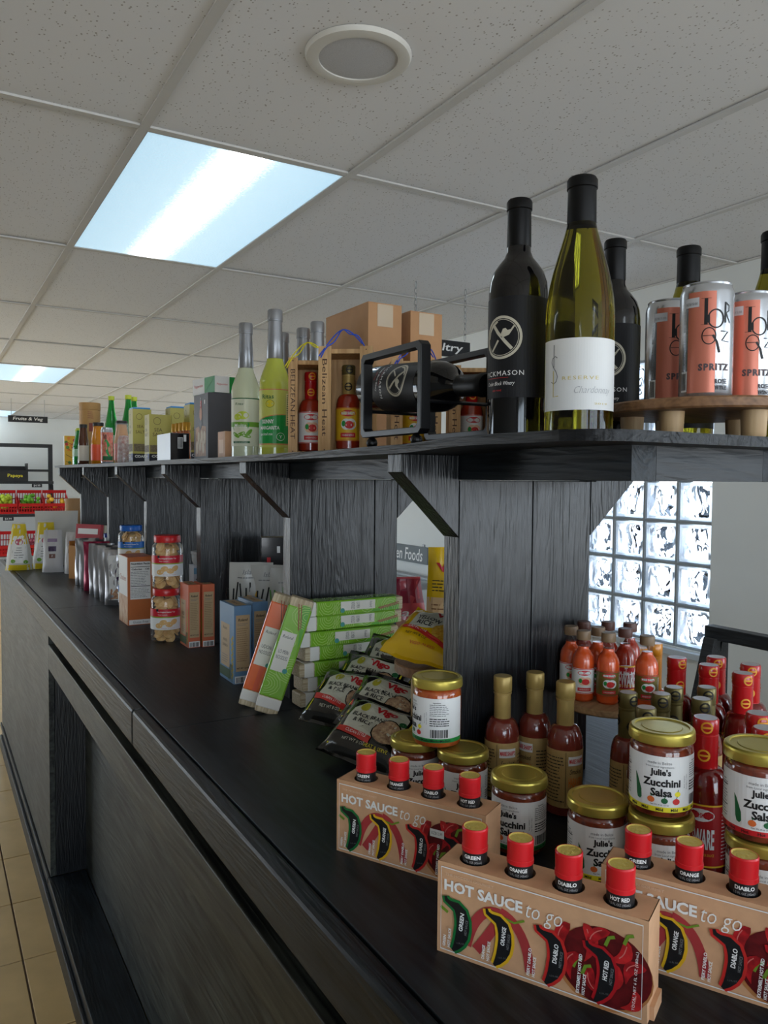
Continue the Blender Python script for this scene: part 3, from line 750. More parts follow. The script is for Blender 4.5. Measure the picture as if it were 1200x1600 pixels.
def marie(mb, q, kind, r, z0, z1):
    u = r*2.2; h = z1-z0; m = {'smoke': TAN, 'red': REDL, 'white': LBLW, 'yellow': YLL, 'olive': OLV}[kind]
    mb.prt(RC(-u, z0, u, z1, 28, 1), m, q, 0)
    if kind == 'smoke':
        mb.prt(RC(-.011, z1-h*.26, .013, z1-h*.10, 8, 1), LBLW, q, 1); mb.prt(T("MARIE SHARP'S", .001, z1-h*.18, w=.022, h=.0065, bold=.03), BANR, q, 2)
        mb.prt(T('Smoked', .001, z1-h*.36, w=.020, h=.007, shear=.25), INK, q, 2); mb.prt(T('HABANERO', .001, z1-h*.55, w=.023, h=.013, bold=.03), M('flame_print', (206,110,30), .5), q, 2)
        mb.prt(T('PEPPER SAUCE', .001, z1-h*.75, w=.02, h=.004), INK, q, 2); mb.prt(LINES(-u*.95, z0+h*.08, -.016, z1-h*.1, 14, .3, 3), INK, q, 1); mb.prt(ST([(-.0145,z0+.002),(-.0145,z1-.002)], .0006), INK, q, 1); mb.prt(LINES(.018, z0+h*.08, u*.95, z1-h*.2, 12, .3, 6), INK, q, 1)
    elif kind == 'red':
        mb.prt(RC(-u, z1-.002, u, z1, 28, 1), YLL, q, 1); mb.prt(RC(-u, z0, u, z0+.002, 28, 1), YLL, q, 1)
        mb.prt(EL(0, z1-h*.17, .015, .0075, 18), LBLW, q, 1); mb.prt(T("MARIE SHARP'S", 0, z1-h*.17, w=.027, h=.006, bold=.03), BANR, q, 2)
        mb.prt(T('BEWARE', 0, z1-h*.55, w=.030, h=.024, bold=.03), LBLW, q, 2); mb.prt(T('HABANERO PEPPER SAUCE', 0, z1-h*.80, w=.03, h=.003), YLL, q, 2); mb.prt(LINES(.024, z0+h*.1, u*.95, z1-h*.1, 14, .3, 8), LBLW, q, 1)
    else:
        dk = LBLW if kind == 'olive' else INK
        mb.prt(RC(-u, z1-.0016, u, z1-.0006, 28, 1), BANR, q, 1); mb.prt(RC(-u, z0+.0006, u, z0+.0016, 28, 1), BANR, q, 1)
        mb.prt(EL(0, z1-h*.17, r*.62, h*.10, 16), BANR, q, 1); mb.prt(T("MARIE SHARP'S", 0, z1-h*.17, w=r*1.05, h=h*.09, bold=.03), LBLW, q, 2)
        mb.prt(EL(-r*.14, z1-h*.50, r*.42, h*.17, 16), LBLW if kind != 'white' else M('peach_print', (232,190,160), .5), q, 1); mb.prt(EL(r*.24, z1-h*.50, r*.42, h*.17, 16), LBLW if kind != 'white' else MATS['peach_print'], q, 1)
        mb.prt(EL(r*.1, z1-h*.52, r*.36, h*.12, 12), REDP, q, 2); mb.prt(EL(-r*.34, z1-h*.48, r*.16, h*.09, 10), KGRN, q, 2)
        mb.prt(RC(-r*.6, z0+h*.10, r*.6, z0+h*.24, 8, 1), BANR, q, 1); mb.prt(T('HABANERO', 0, z0+h*.17, w=r*.9, h=h*.06), LBLW, q, 2)
        mb.prt(LINES(r*1.0, z0+h*.3, r*1.9, z1-h*.12, 9, .35, 5), dk, q, 1); mb.prt(BAR(r*1.05, z0+h*.08, r*1.75, z0+h*.25, 3), dk, q, 1)
def sauce(loc, rz, label, group, h=.183, r=.0245, capr=.0132, nr=.0114, zc=.162, zsl=.123, zsh=.100, sauce_m=None, sleeve=None, cap=None, kind='smoke', lz=(.014, .093), emb=None, top=None, name='sauce_bottle'):
    t = thing(name, label, 'bottle', loc, rz, group)
    mb = MB(); pr = [(0,.002),(r*.8,0),(r,.003),(r,zsh*.94)]
    for k in range(1, 6):
        a = k/5*math.pi/2; pr.append((nr+(r-nr)*math.cos(a)**.9, zsh*.94+(zsl+.001-zsh*.94)*math.sin(a)))
    pr += [(nr-.0004, zsl+.002), (nr-.0004, zc+.002), (0, zc+.002)]
    mb.lathe(pr, sauce_m, 28); mb.build('glass', t)
    mb = MB(); mb.lathe([(nr,zsl-.001),(nr+.0006,zsl),(nr+.0004,zc-.0045),(capr-.0004,zc-.004),(capr-.0002,zc-.0018),(nr,zc-.0012),(nr,zc)], sleeve, 28)
    q = cyl(nr+.0008)
    if emb:
        for a in (0, 2.1, -2.1):
            mb.prt(RING(a*nr, (zsl+zc)/2-.004+.006*(a != 0), .0062, .0022, 16), emb, q, 0); mb.prt(RC(a*nr-.006, (zsl+zc)/2-.0052+.006*(a != 0), a*nr+.006, (zsl+zc)/2-.0028+.006*(a != 0), 4, 1), emb, q, 1)
    mb.build('neck_sleeve', t)
    mb = MB(); tm = top or cap
    mb.lathe([(nr,zc),(capr-.0004,zc),(capr,zc+.0006),(capr,h-.0018),(capr-.0012,h),(capr-.0022,h,tm),(0,h,tm)], cap, 28)
    q = cyl(capr+.0002)
    if emb:
        for a in (.2, 2.6, -2.0): mb.prt(RING(a*capr, (zc+h)/2, .0060, .0020, 16), emb, q, 0); mb.prt(RC(a*capr-.006, (zc+h)/2-.0012, a*capr+.006, (zc+h)/2+.0012, 4, 1), emb, q, 1)
    mb.build('cap', t)
    mb = MB(); marie(mb, cyl(r), kind, r, *lz); mb.build('label', t)
    return t
def at_c(x, y, z=0.0): return (x, y, CT+z)
for (x, y, tn, lab) in ((.705,.864,18,'leftmost of the three gold-necked smoked pepper sauce bottles by the upright'), (.760,.858,-35,'middle of the three gold-necked smoked pepper sauce bottles by the upright'), (.762,.797,38,'rightmost and nearest of the three gold-necked smoked pepper sauce bottles')):
    sauce(at_c(x, y), face_cam(x, y, R(tn)), lab, 'gold-necked sauce bottles', sauce_m=BRN, sleeve=GSL, cap=GCAP)
RB = [(.800,.600,-6,'red-sleeved sauce bottle right beside the stacked mild jar'), (.872,.580,10,'red-sleeved sauce bottle behind the hot salsa jar, taller one'), (.826,.540,0,'red-sleeved sauce bottle half hidden by the hot salsa jar lid'),
      (1.036,.716,20,'red-sleeved sauce bottle in the back cluster, nearest the right edge'), (1.096,.745,0,'red-sleeved sauce bottle in the back cluster, rearmost at right'), (1.036,.774,15,'red-sleeved sauce bottle in the middle of the back cluster'),
      (1.094,.804,0,'red-sleeved sauce bottle behind the middle one in the back cluster'), (1.034,.832,25,'leftmost red-sleeved sauce bottle in front of the black frame')]
for (x, y, tn, lab) in RB:
    sauce(at_c(x, y), face_cam(x, y, R(tn)), lab, 'red-sleeved sauce bottles', h=.180, r=.0275, capr=.0147, nr=.0138, zc=.1625, zsl=.121, zsh=.092, sauce_m=DRED, sleeve=RSL, cap=RSL, kind='red', lz=(.010, .084), emb=EMB_Y, top=CAPTOP)
KB = [(.804,.724,30,'gold and black sleeved sauce bottle left of the stacked mild jars'), (.770,.664,0,'gold-black sleeved sauce bottle just hidden behind the mild jar lid'), (.838,.698,0,'gold-black sleeved sauce bottle below the orange mini bottles'),
      (.880,.712,0,'gold-black sleeved sauce bottle rearmost, touching the orange necks'), (.865,.656,10,'gold-black sleeved sauce bottle nearest the red-sleeved cluster'), (.920,.690,0,'gold-black sleeved sauce bottle tucked behind its twin by the red cluster')]
for (x, y, tn, lab) in KB:
    sauce(at_c(x, y), face_cam(x, y, R(tn)), lab, 'gold and black sleeved sauce bottles', h=.180, r=.0213, capr=.0125, nr=.0113, zc=.161, zsl=.120, zsh=.098, sauce_m=BRN, sleeve=KSL, cap=KSL, kind='smoke', lz=(.012, .090), emb=EMB_K, top=CAPTOP)
for (x, y, lab) in ((1.000,.878,'orange-necked sauce bottle, the left one in front of the glass blocks'), (1.052,.892,'orange-necked sauce bottle, the right one in front of the glass blocks')):
    sauce(at_c(x, y), face_cam(x, y), lab, 'orange-necked sauce bottles', h=.190, r=.0235, capr=.0128, nr=.0120, zc=.170, zsl=.112, zsh=.090, sauce_m=ORS, sleeve=OSL, cap=OSL, kind='yellow', lz=(.012, .082))
# round wooden stands
PLYW = wood('pale_birch_ply', (150,116,80), (196,160,118), 'X', rough=.5, bump=.1); PLYB = wood('brown_disc_wood', (112,78,50), (150,110,74), 'X', rough=.5, bump=.15)
DOWEL = wood('dowel_wood', (176,142,100), (206,176,134), 'Z', rough=.55, bump=.1)
def stand(loc, r, h, th, footr, label, discm=None, n=4, off=.62, rz=0.3):
    t = thing('round_stand', label, 'stand', loc, rz)
    mb = MB(); mb.lathe([(0,h-th),(r-.002,h-th),(r,h-th+.002),(r,h-.002),(r-.002,h),(0,h)], discm or PLYB, 56); mb.build('disc', t)
    for k in range(n):
        a = 2*math.pi*k/n; mb = MB()
        mb.lathe([(0,0),(footr*.82,0),(footr*.9,.003),(footr,h-th-.0002),(0,h-th-.0002)], DOWEL, 20); mb.build('foot', t, loc=(r*off*math.cos(a), r*off*math.sin(a), 0))
    return t
stand(at_c(.870, .815), .080, .1425, .010, .0085, 'pale round wooden stand carrying the mini sauce bottles', PLYW, 3, .78, R(20))
MCAP = M('bronze_mini_cap', (128,104,78), .45); MCAPD = M('dark_mini_cap', (92,58,48), .45); CLRN = clear_film('clear_neck_glass', (.93,.9,.88))
def mini(x, y, kind, label, capm):
    t = thing('mini_pepper_bottle', label, 'bottle', at_c(x, y, .1428), face_cam(x, y, R(8)), 'mini pepper sauce bottles on the round stand')
    r = .0158; m = HOT if kind == 'red' else ORS
    mb = MB(); mb.lathe([(0,.001),(r*.85,0),(r,.003),(r,.058),(r*.93,.064),(r*.72,.070),(r*.52,.074),(.0076,.077),(.0076,.0785),(0,.0785)], m, 24); mb.build('glass', t)
    mb = MB(); mb.lathe([(.0077,.0785),(.0075,.0875)], CLRN, 20); mb.lathe([(.0085,.0865),(.0095,.0866),(.0095,.088),(.0085,.088)], CLRN, 20); mb.build('neck', t)
    mb = MB(); mb.lathe([(0,.0882),(.0100,.0882),(.0103,.089),(.0104,.099),(.0096,.101),(0,.101)], capm, 24); mb.build('cap', t)
    mb = MB(); marie(mb, cyl(r), {'red': 'red', 'white': 'white', 'olive': 'olive'}[kind], r, .012, .048); mb.build('label', t)
for (x, y, k, lab, c) in ((.831,.860,'white','white-labelled mini bottle at the left end of the round stand',MCAP), (.876,.879,'red','dark-capped mini bottle at the very back of the round stand',MCAPD), (.822,.825,'white','front white-labelled mini bottle on the round stand',MCAP), (.862,.836,'olive','mini bottle in the second row of the round stand, left of centre',MCAP),
      (.908,.860,'red','dark-capped mini bottle at the back right of the stand',MCAPD), (.842,.796,'olive','front olive-labelled mini bottle on the round stand, left one',MCAP), (.889,.808,'red','red-labelled mini bottle with a price sticker on the stand',MCAPD), (.930,.836,'red','dark-capped mini bottle behind the red-labelled one',MCAPD), (.874,.754,'olive','front olive-labelled mini bottle on the round stand, right one',MCAP)):
    mini(x, y, k, lab, c)
# ================================================================ THINGS ON THE RAISED SHELF
WINEB = M('dark_wine_glass', (9,8,10), .06, coat=.15); FOILB = M('black_capsule', (9,9,10), .45, spec=.25); FOILB2 = M('black_matt_capsule', (9,9,10), .5, spec=.25)
GRNG = M('olive_wine_glass', (128,118,26), .02, trans=1.0, ior=1.36); CREAM = M('cream_print', (196,190,172), .5); MATTK = M('matt_black_label', (24,24,27), .55, spec=.3)
def bordeaux_body(mb, r=.0372, m=None):
    mb.lathe([(0,.006),(r*.55,.004),(r*.9,0),(r,.004),(r,.185),(r*.97,.198),(r*.86,.211),(r*.68,.221),(r*.50,.229),(r*.41,.237),(.0146,.250),(.0142,.272),(.0142,.29),(0,.29)], m or WINEB, 40)
def pick_label(mb, r=.0372):
    q = cyl(r); z0, z1 = .052, .176
    mb.prt(RC(-r*2.6, z0, r*2.6, z1, 48, 1), MATTK, q, 0)
    cz = .126; K = 1.22
    k2 = lambda pts: [(x*K, cz+y*K) for x, y in pts]
    mb.prt(RING(0, cz, .0205*K, .0026*K, 40), CREAM, q, 1); mb.prt(RING(0, cz, .0180*K, .0006*K, 40), CREAM, q, 1)
    mb.prt(ST(k2([(-.011,.0145),(-.004,.005),(.004,-.004),(.0115,-.012)]), .0040), CREAM, q, 2)              # pick handle
    mb.prt(ST(k2([(-.0170,.000),(-.0155,.007),(-.011,.0125),(-.0045,.0165)]), .0025), CREAM, q, 2)         # pick head
    mb.prt(ST(k2([(-.0115,-.013),(-.0035,-.0025)]), .0027), CREAM, q, 2)                                     # trowel handle
    mb.prt(PG(k2([(-.0005,.0035),(.002,.0085),(.0150,.0115),(.0085,.002),(.0025,.000)])), CREAM, q, 2)       # trowel blade
    mb.prt(T('PICKMASON', 0, .082, w=.058, h=.0060, space=1.2), WHT, q, 1); mb.prt(ST([(-.026+.003*i,.0765) for i in range(13)], .0004), BANR, q, 1)
    mb.prt(T('Cinder Block Winery', -.003, .0690, w=.042, h=.0062, shear=.35), WHT, q, 1); mb.prt(T('RED WINE', -.006, .0610, w=.014, h=.002), BANR, q, 1)
def capsule(mb, z0, h, r0=.0149, m=None):
    mb.lathe([(r0,z0),(r0+.0004,z0+.001),(r0,z0+.040),(r0,h-.0135),(r0+.0012,h-.0125),(r0+.0012,h-.003),(r0-.0005,h),(0,h)], m or FOILB, 32)
def black_bottle(loc, rz, label, rot=None):
    t = thing('red_wine_bottle', label, 'bottle', loc, rz, 'black red wine bottles', rot)
    mb = MB(); bordeaux_body(mb); mb.build('glass', t)
    mb = MB(); capsule(mb, .243, .302); mb.build('capsule', t)
    mb = MB(); pick_label(mb); mb.build('label', t)
    return t
black_bottle(SH(.651,.778), face_cam(.651,.778,R(-32)), 'upright black wine bottle left of the white-labelled bottle')
black_bottle(SH(.872,.826), face_cam(.872,.826,R(-14)), 'black wine bottle standing behind the white-labelled bottle')
def burgundy(loc, rz, label, white=True):
    t = thing('white_wine_bottle', label, 'bottle', loc, rz, 'white wine bottles'); r = .0400; h = .304
    mb = MB(); pr = [(0,.010),(r*.6,.006),(r*.9,0),(r,.004),(r,.140)]
    for (k, z) in ((.99,.150),(.955,.164),(.89,.180),(.80,.196),(.70,.211),(.60,.224),(.51,.236),(.44,.247),(.40,.256),(.372,.268),(.365,.29)): pr.append((r*k, z))
    pr.append((0,.29)); mb.lathe(pr, GRNG, 40); mb.build('glass', t)
    mb = MB(); capsule(mb, .246, h, .0166, FOILB2); mb.build('capsule', t)
    mb = MB(); q = cyl(r)
    if white:
        gi = M('pale_gold_print', (206,186,96), .45); sg = M('silver_script_print', (160,162,164), .45)
        mb.prt(RC(-.056, .030, .056, .112, 36, 1), M('bright_label_paper', (222,222,220), .5), q, 0)
        mb.prt(ST([(-.034,.080),(-.034,.106)], .0011), GRYINK, q, 1)
        sp = [(-.029,.0905),(-.032,.0925),(-.036,.0905),(-.0375,.086),(-.035,.0805),(-.0305,.0745),(-.0285,.069),(-.030,.0635),(-.034,.0610),(-.038,.0635)]
        mb.prt(ST(sp, .0011), GRYINK, q, 1); mb.prt(ST([(-.0345,.076),(-.0345,.046),(-.027,.0465)], .0011), gi, q, 1)
        mb.prt(T('RESERVE', -.001, .0665, w=.042, h=.004, space=1.3), gi, q, 1); mb.prt(T('Chardonnay', .015, .0515, w=.046, h=.0105, shear=.45, bold=-.015), sg, q, 1)
        mb.prt(T('2019', .024, .037, w=.018, h=.002), gi, q, 1)
    else:
        mb.prt(RC(-.07, .030, .07, .100, 36, 1), MATTK, q, 0); mb.prt(T('WINE', 0, .07, w=.03), CREAM, q, 1) if False else None
    mb.build('label', t)
    return t
burgundy(SH(.672,.690), face_cam(.672,.690,R(4)), 'chardonnay bottle with a big white label at the shelf end')
burgundy(SH(1.000,.800), face_cam(1.0,.8), 'white wine bottle whose black cap shows behind the drink cans', False)
burgundy(SH(1.046,.692), face_cam(1.046,.692), 'white wine bottle cut off at the right edge of the photo', False)
# trivet with cans
stand(SH(.855,.652), .128, .0455, .013, .0150, 'round brown wooden stand on short pegs holding the drink cans', PLYB, 6, .70, R(12))
ALU = M('brushed_can_aluminium', (196,200,206), .24, metal=.85); CORAL = M('coral_can_ink', (214,128,106), .28, metal=.35)
STICK = M('price_sticker_film', (206,206,210), .4)
def can(x, y, turn, label):
    t = thing('drink_can', label, 'can', SH(x, y, .046), face_cam(x, y, R(turn)), 'rose spritz cans'); r = .0305; h = .138
    mb = MB(); mb.lathe([(0,.005),(r*.74,.004),(r*.80,0),(r*.86,.001),(r,.008),(r,h-.012),(r*.97,h-.008),(r*.90,h-.003),(r*.92,h-.001),(r*.90,h),(r*.84,h-.001),(r*.82,h-.006),(0,h-.006)], ALU, 40); mb.build('body', t)
    mb = MB(); mb.lathe([(.004,h-.0058),(.011,h-.0058),(.011,h-.0046),(.004,h-.0046)], ALU, 16); mb.build('pull_tab', t, loc=(0, .006, 0))
    q = cyl(r); mb = MB()
    mb.prt(RC(-.028, .008, .004, h-.0125, 16, 1), CORAL, q, 0); mb.prt(RC(.045, .008, .075, h-.0125, 12, 1), CORAL, q, 0)
    mb.prt(RC(-.0090, .087, -.0052, .117, 2, 1), INK, q, 1)                                                # tall L stem
    mb.prt(RC(-.0125, .117, -.0015, .1174, 4, 1), INK, q, 1); mb.prt(RC(-.0125, .0866, -.0015, .087, 4, 1), INK, q, 1)
    mb.prt(RING(.0040, .0935, .0088, .0016, 26, .0105), INK, q, 1); mb.prt(ST([(-.0042,.089),(-.0044,.098)], .003), INK, q, 1)
    mb.prt(RC(.0145, .089, .0165, .113, 1, 1), INK, q, 1); mb.prt(ST([(.0165,.112),(.0205,.109),(.0205,.103),(.0165,.100),(.0225,.089)], .0013), INK, q, 1)
    mb.prt(RING(-.0035, .0735, .0075, .0012, 24, .0095), INK, q, 2); mb.prt(RC(-.010, .0735, .0035, .0743, 4, 1), INK, q, 2)
    mb.prt(ST([(.0005,.0745),(.0055,.066),(.0085,.054)], .0026), INK, q, 2); mb.prt(ST([(.010,.079),(.020,.079),(.011,.068),(.021,.067)], .0014), INK, q, 2)
    mb.prt(T('SPRITZ', .0035, .0375, w=.036, h=.0085, bold=.05, space=1.25), M('can_grey_ink', (84,70,74), .4), q, 2)
    mb.prt(T('ROSÉ', .0115, .0215, w=.0155, h=.0068, bold=.03, space=1.2), M('can_dark_ink', (50,46,52), .4), q, 2); mb.prt(T('WINE', .0115, .0135, w=.0155, h=.0052, bold=.03, space=1.2), MATS['can_dark_ink'], q, 2)
    mb.prt(T('SERVE CHILLED. BE CHILL.', -.0335, .070, w=.075, h=.0022, rot=R(90)), GRYINK, q, 1)
    mb.prt(RC(-.0375, .010, -.0285, .034, 4, 1), WHT, q, 1); mb.prt(BAR(-.0368, .012, -.0295, .032, 7), INK, q, 2)
    mb.prt(RC(-.0320, .108, -.0145, .119, 6, 1), STICK, q, 3); mb.prt(T('BZ$15.00', -.0232, .1118, w=.014, h=.0034), GRYINK, q, 4)
    mb.build('print', t)
can(.812, .622, 12, 'front drink can with a coral stripe, tallest in view')
can(.848, .706, 22, 'coral striped drink can at the left, half behind the front can')
can(.895, .624, 16, 'coral striped drink can at the right of the front can')

# wine holder
BKM = M('black_powder_coat', (14,14,16), .35)
t = thing('wine_holder', 'black metal wine bottle holder with ball feet', 'bottle holder', SH(.640,.968))
def loop(mb, x):
    w, b = .084, .008; z0, z1 = .017, .142
    pts = [(-w,z0+.006),(-w+.006,z0),(w-.006,z0),(w,z0+.006),(w,z1-.006),(w-.006,z1),(-w+.006,z1),(-w,z1-.006)]
    ins = [(a*(w-.009)/w, z0+.009+(c-z0)*(z1-z0-.018)/(z1-z0)) for a, c in pts]
    n = len(pts); v = []
    for xx in (x-b, x+b): v += [(xx, a, c) for a, c in pts]+[(xx, a, c) for a, c in ins]
    f = []
    for i in range(n):
        j = (i+1) % n
        f += [(i,j,n+j,n+i), (2*n+i,3*n+i,3*n+j,2*n+j), (i,2*n+i,2*n+j,j), (n+i,n+j,3*n+j,3*n+i)]
    mb.add(v, f, BKM)
for x, nm in ((-.058, 'front_loop'), (.058, 'rear_loop')):
    mb = MB(); loop(mb, x); mb.build(nm, t, bevel=.001)
for y, z in ((-.0795, .0610), (.0795, .0575)):
    mb = MB(); mb.tube([(-.058,y,z),(.058,y,z)], .0026, BKM, 8); mb.build('cradle_rod', t)
for x in (-.058, .058):
    for y in (-.062, .062):
        mb = MB(); mb.lathe([(0,0),(.004,.0004),(.0075,.004),(.0088,.0085),(.0075,.013),(.004,.0166),(0,.017)], BKM, 16); mb.build('foot', t, loc=(x, y, 0))
# the bottle lies base away from the camera and neck toward it, slightly nose down
bz = zs(.968)
lying = black_bottle((.642, 1.128, E+bz+.1035), 0, 'black wine bottle lying on its side in the metal holder')
lying.rotation_mode = 'ZYX'; lying.rotation_euler = (R(94.5), 0, R(-106))

# flavoured mixers in tall bottles
SILV = M('silver_shrink_sleeve', (150,152,156), .32, metal=.6, var=.05, vscale=30)
MILK = M('cloudy_lime_drink', (222,228,196), .12, trans=.25, coat=.5); LIME = M('yellow_lime_drink', (206,214,84), .12, trans=.25, coat=.5); LBLT = M('soft_white_label', (216,218,196), .4); LGRN = M('bright_green_print', (20,146,62), .4); LEAFG = M('leaf_green_print', (110,164,44), .45); PALEY = M('pale_lime_label', (196,200,96), .4)
def mixer(loc, rz, label, kind):
    t = thing('mixer_bottle', label, 'bottle', loc, rz, 'tall silver-necked mixer bottles'); r = .0315; h = .300
    m = MILK if kind == 'mojito' else LIME
    mb = MB(); mb.lathe([(0,.004),(r*.85,0),(r,.004),(r,.150),(r*.97,.158),(r*.80,.174),(r*.60,.190),(r*.50,.202),(.0142,.214),(.0125,.285),(0,.285)], m, 36); mb.build('glass', t)
    mb = MB(); mb.lathe([(.0166,.200),(.0172,.201),(.0156,.240),(.0144,.268),(.0142,.276),(.0156,.2765),(.0156,.2785),(.0150,.279),(.0156,.2795),(.0154,.297),(.014,h),(0,h)], SILV, 28); mb.build('neck_sleeve', t)
    q0 = cyl(r); q = lambda u, v, o: q0(u, v*.90-.014, o); mb = MB()
    if kind == 'mojito':
        mb.prt(RC(-.072, .045, .072, .160, 40, 1), LBLT, q, 0); mb.prt(RC(-.072, .160, .072, .1625, 40, 1), GREENP, q, 1); mb.prt(RC(-.072,.092,.072,.104,40,1), LEAFG, q, 1)
        mb.prt(T('Ritas', -.004, .148, w=.020, h=.006, shear=.2), GREENP, q, 1); mb.prt(EL(.004, .120, .014, .010, 12), M('lime_slice_print', (190,206,60), .5), q, 1); mb.prt(EL(-.008, .116, .009, .008, 12), MATS['lime_slice_print'], q, 1)
        mb.prt(PG([(-.020,.102),(.016,.104),(.019,.098),(.016,.088),(-.018,.084),(-.022,.092)]), LGRN, q, 2); mb.prt(T('Mojito', -.002, .094, w=.028, h=.011, shear=.2, bold=.01), WHT, q, 3)
        for a, b, c in ((.000,.074,.5),(.012,.070,-.3),(.018,.078,.9),(-.012,.072,2.5)): mb.prt(EL(a, b, .011, .0045, 10, c), LEAFG, q, 1)
        mb.prt(RC(-.020, .052, .020, .057, 8, 1), GREENP, q, 1); mb.prt(T('NON ALCOHOLIC', 0, .0545, w=.03, h=.0025), WHT, q, 2)
    else:
        mb.prt(RC(-.078, .036, .078, .166, 44, 1), PALEY, q, 0); mb.prt(RC(-.078, .165, .078, .167, 44, 1), M('coral_print', (206,120,84), .45), q, 1)
        v = [(-.078,.045),(.078,.045)]; top = [(.078-.156*i/20, .092+.030*(1-((-.078+.156*(20-i)/20)-.03)**2/.0117*1.0)*1.0) for i in range(21)]
        gv, gf = [], []
        for i in range(21):
            u = -.078+.156*i/20; gv += [(u,.045),(u,.110-.020*((u-.035)/.08)**2)]
        gf = [(2*i,2*i+2,2*i+3,2*i+1) for i in range(20)]
        mb.prt((gv, gf), LGRN, q, 1); mb.prt(ST([gv[2*i+1] for i in range(21)], .0016), MATS['coral_print'], q, 2); mb.prt(RC(-.078,.0425,.078,.0445,44,1), MATS['coral_print'], q, 1)
        mb.prt(T('Ritas', -.003, .150, w=.026, h=.010, bold=.02), GREENP, q, 1); mb.prt(EL(.002, .134, .010, .0085, 16), M('lemon_print', (214,200,40), .45), q, 1); mb.prt(RING(.002,.134,.0085,.0008,20), GREENP, q, 2)
        mb.prt(T('SKINNY', -.003, .094, w=.026, h=.009, bold=.02), WHT, q, 2); mb.prt(T('MARGARITA', .000, .080, w=.043, h=.008, bold=.02), WHT, q, 2); mb.prt(T('cocktail mix', -.006, .066, w=.028, h=.006, shear=.2), WHT, q, 2)
        mb.prt(RING(.024, .060, .0085, .0008, 20), WHT, q, 2); mb.prt(T('Y', .024, .060, h=.007), WHT, q, 2)
        mb.prt(RC(.036, .085, .056, .158, 6, 1), M('pale_yellow_print', (226,222,150), .5), q, 2); mb.prt(LINES(.038,.088,.054,.156,14,.35,4), INK, q, 3)
    mb.build('label', t)
mixer(SH(.620,1.672), face_cam(.62,1.672,R(-20)), 'cloudy white mojito mixer bottle with a green badge', 'mojito')
mixer(SH(.622,1.508), face_cam(.622,1.508,R(-22)), 'yellow-green margarita mixer bottle with a green label', 'margarita')
mixer(SH(.735,1.735), face_cam(.735,1.735), 'mixer bottle whose short silver neck shows behind the margarita bottle', 'mojito')
mixer(SH(.752,1.655), face_cam(.752,1.655), 'silver-necked mixer bottle in the middle of the row behind the crates', 'margarita')
mixer(SH(.748,1.572), face_cam(.748,1.572), 'tallest-looking silver-necked mixer bottle just left of the cardboard box', 'margarita')

# wooden sauce crates
CRW = wood('crate_pine', (176,134,84), (214,174,122), 'Z', rough=.55, bump=.12, grain=1.3); BURN = M('branded_brown_ink', (66,40,28), .6)
def crate(loc, rz, label, text, w=.090, d=.072, h=.178, tie=None, sauce_kind='yellow', bottle_label='', st=.022):
    t = thing('sauce_crate', label, 'crate', loc, rz, 'small wooden sauce crates')
    th = .006
    mb = MB(); mb.box(-w/2, w/2, -d/2, d/2, 0, th, CRW); mb.build('base', t, bevel=.0006)
    for s in (-1, 1):
        mb = MB(); x0, x1 = sorted((s*w/2, s*(w/2-st)))
        mb.box(x0, x1, -d/2-.006, -d/2, 0, h, CRW)
        q = pfront(-d/2-.006); mb.prt(T(text, (x0+x1)/2, h*.52, w=h*.72, h=.0085, rot=R(-90)), BURN, q, 0)
        for zz in (.006, h-.006): mb.prt(EL((x0+x1)/2, zz, .0012, .0012, 8), BURN, q, 0)
        mb.build('stile', t, bevel=.0006)
        mb = MB(); x0, x1 = sorted((s*w/2, s*(w/2-th))); mb.box(x0, x1, -d/2, d/2, th, h-.012, CRW); mb.build('side', t, bevel=.0006)
    mb = MB(); mb.box(-w/2+th, w/2-th, d/2-th, d/2, th, h-.012, CRW); mb.build('back', t, bevel=.0006)
    mb = MB(); mb.box(-w/2, w/2, -d/2, d/2, h-.012, h-.004, CRW); mb.build('top', t, bevel=.0006)
    if tie:
        mb = MB()
        for k, m in enumerate(tie):
            pts = []
            for i in range(17):
                a = i/16*math.pi; pts.append((-.045+.075*i/16+k*.012, -d/2-.012+.01*math.sin(a*2), h+.002+.028*math.sin(a)-.020*(1-i/16)**2))
            mb.tube(pts, .0011, m, 6); mb.tube([(p[0]+.004, p[1]-.004, p[2]-.003+.004*math.sin(i)) for i, p in enumerate(pts)], .0011, m, 6)
        mb.build('tie', t)
    if bottle_label:
        kk = dict(yellow=('yellow', GSL, KSL, EMB_K, HOT), white=('white', RSL, RSL, EMB_Y, HOT))[sauce_kind]
        sauce((loc[0], loc[1], loc[2]+.0065), rz+R(6), bottle_label, 'sauce bottles in wooden crates', h=.150, r=.0225, capr=.0118, nr=.0108, zc=.133, zsl=.098, zsh=.078, sauce_m=kk[4], sleeve=kk[1], cap=kk[2], kind=kk[0], lz=(.016, .074), emb=kk[3])
    return t
YT = M('yellow_twine', (226,216,30), .5); BT = M('blue_twine', (36,84,206), .5)
cz = face_cam(.62, 1.3)
crate(SH(.632,1.356), face_cam(.632,1.356,R(-3)), 'wooden sauce crate with a yellow tie beside the margarita bottle', 'BELIZEAN HEAT', w=.078, st=.017, tie=(YT,), sauce_kind='white', bottle_label='red-sleeved sauce bottle in the crate with the yellow tie')
crate(SH(.650,1.236), face_cam(.65,1.236,R(-8)), 'wooden sauce crate with a blue tie, its bottle in full view', 'Belizean Heat', w=.094, h=.184, tie=(BT,), sauce_kind='yellow', bottle_label='yellow-labelled sauce bottle in the crate with the blue tie')
crate(SH(.800,1.258), face_cam(.80,1.258,R(8)), 'wooden sauce crate behind the metal wine holder', 'Belizean Heat', w=.094, h=.178, tie=(BT,), sauce_kind='yellow', bottle_label='sauce bottle in the crate behind the wine holder')
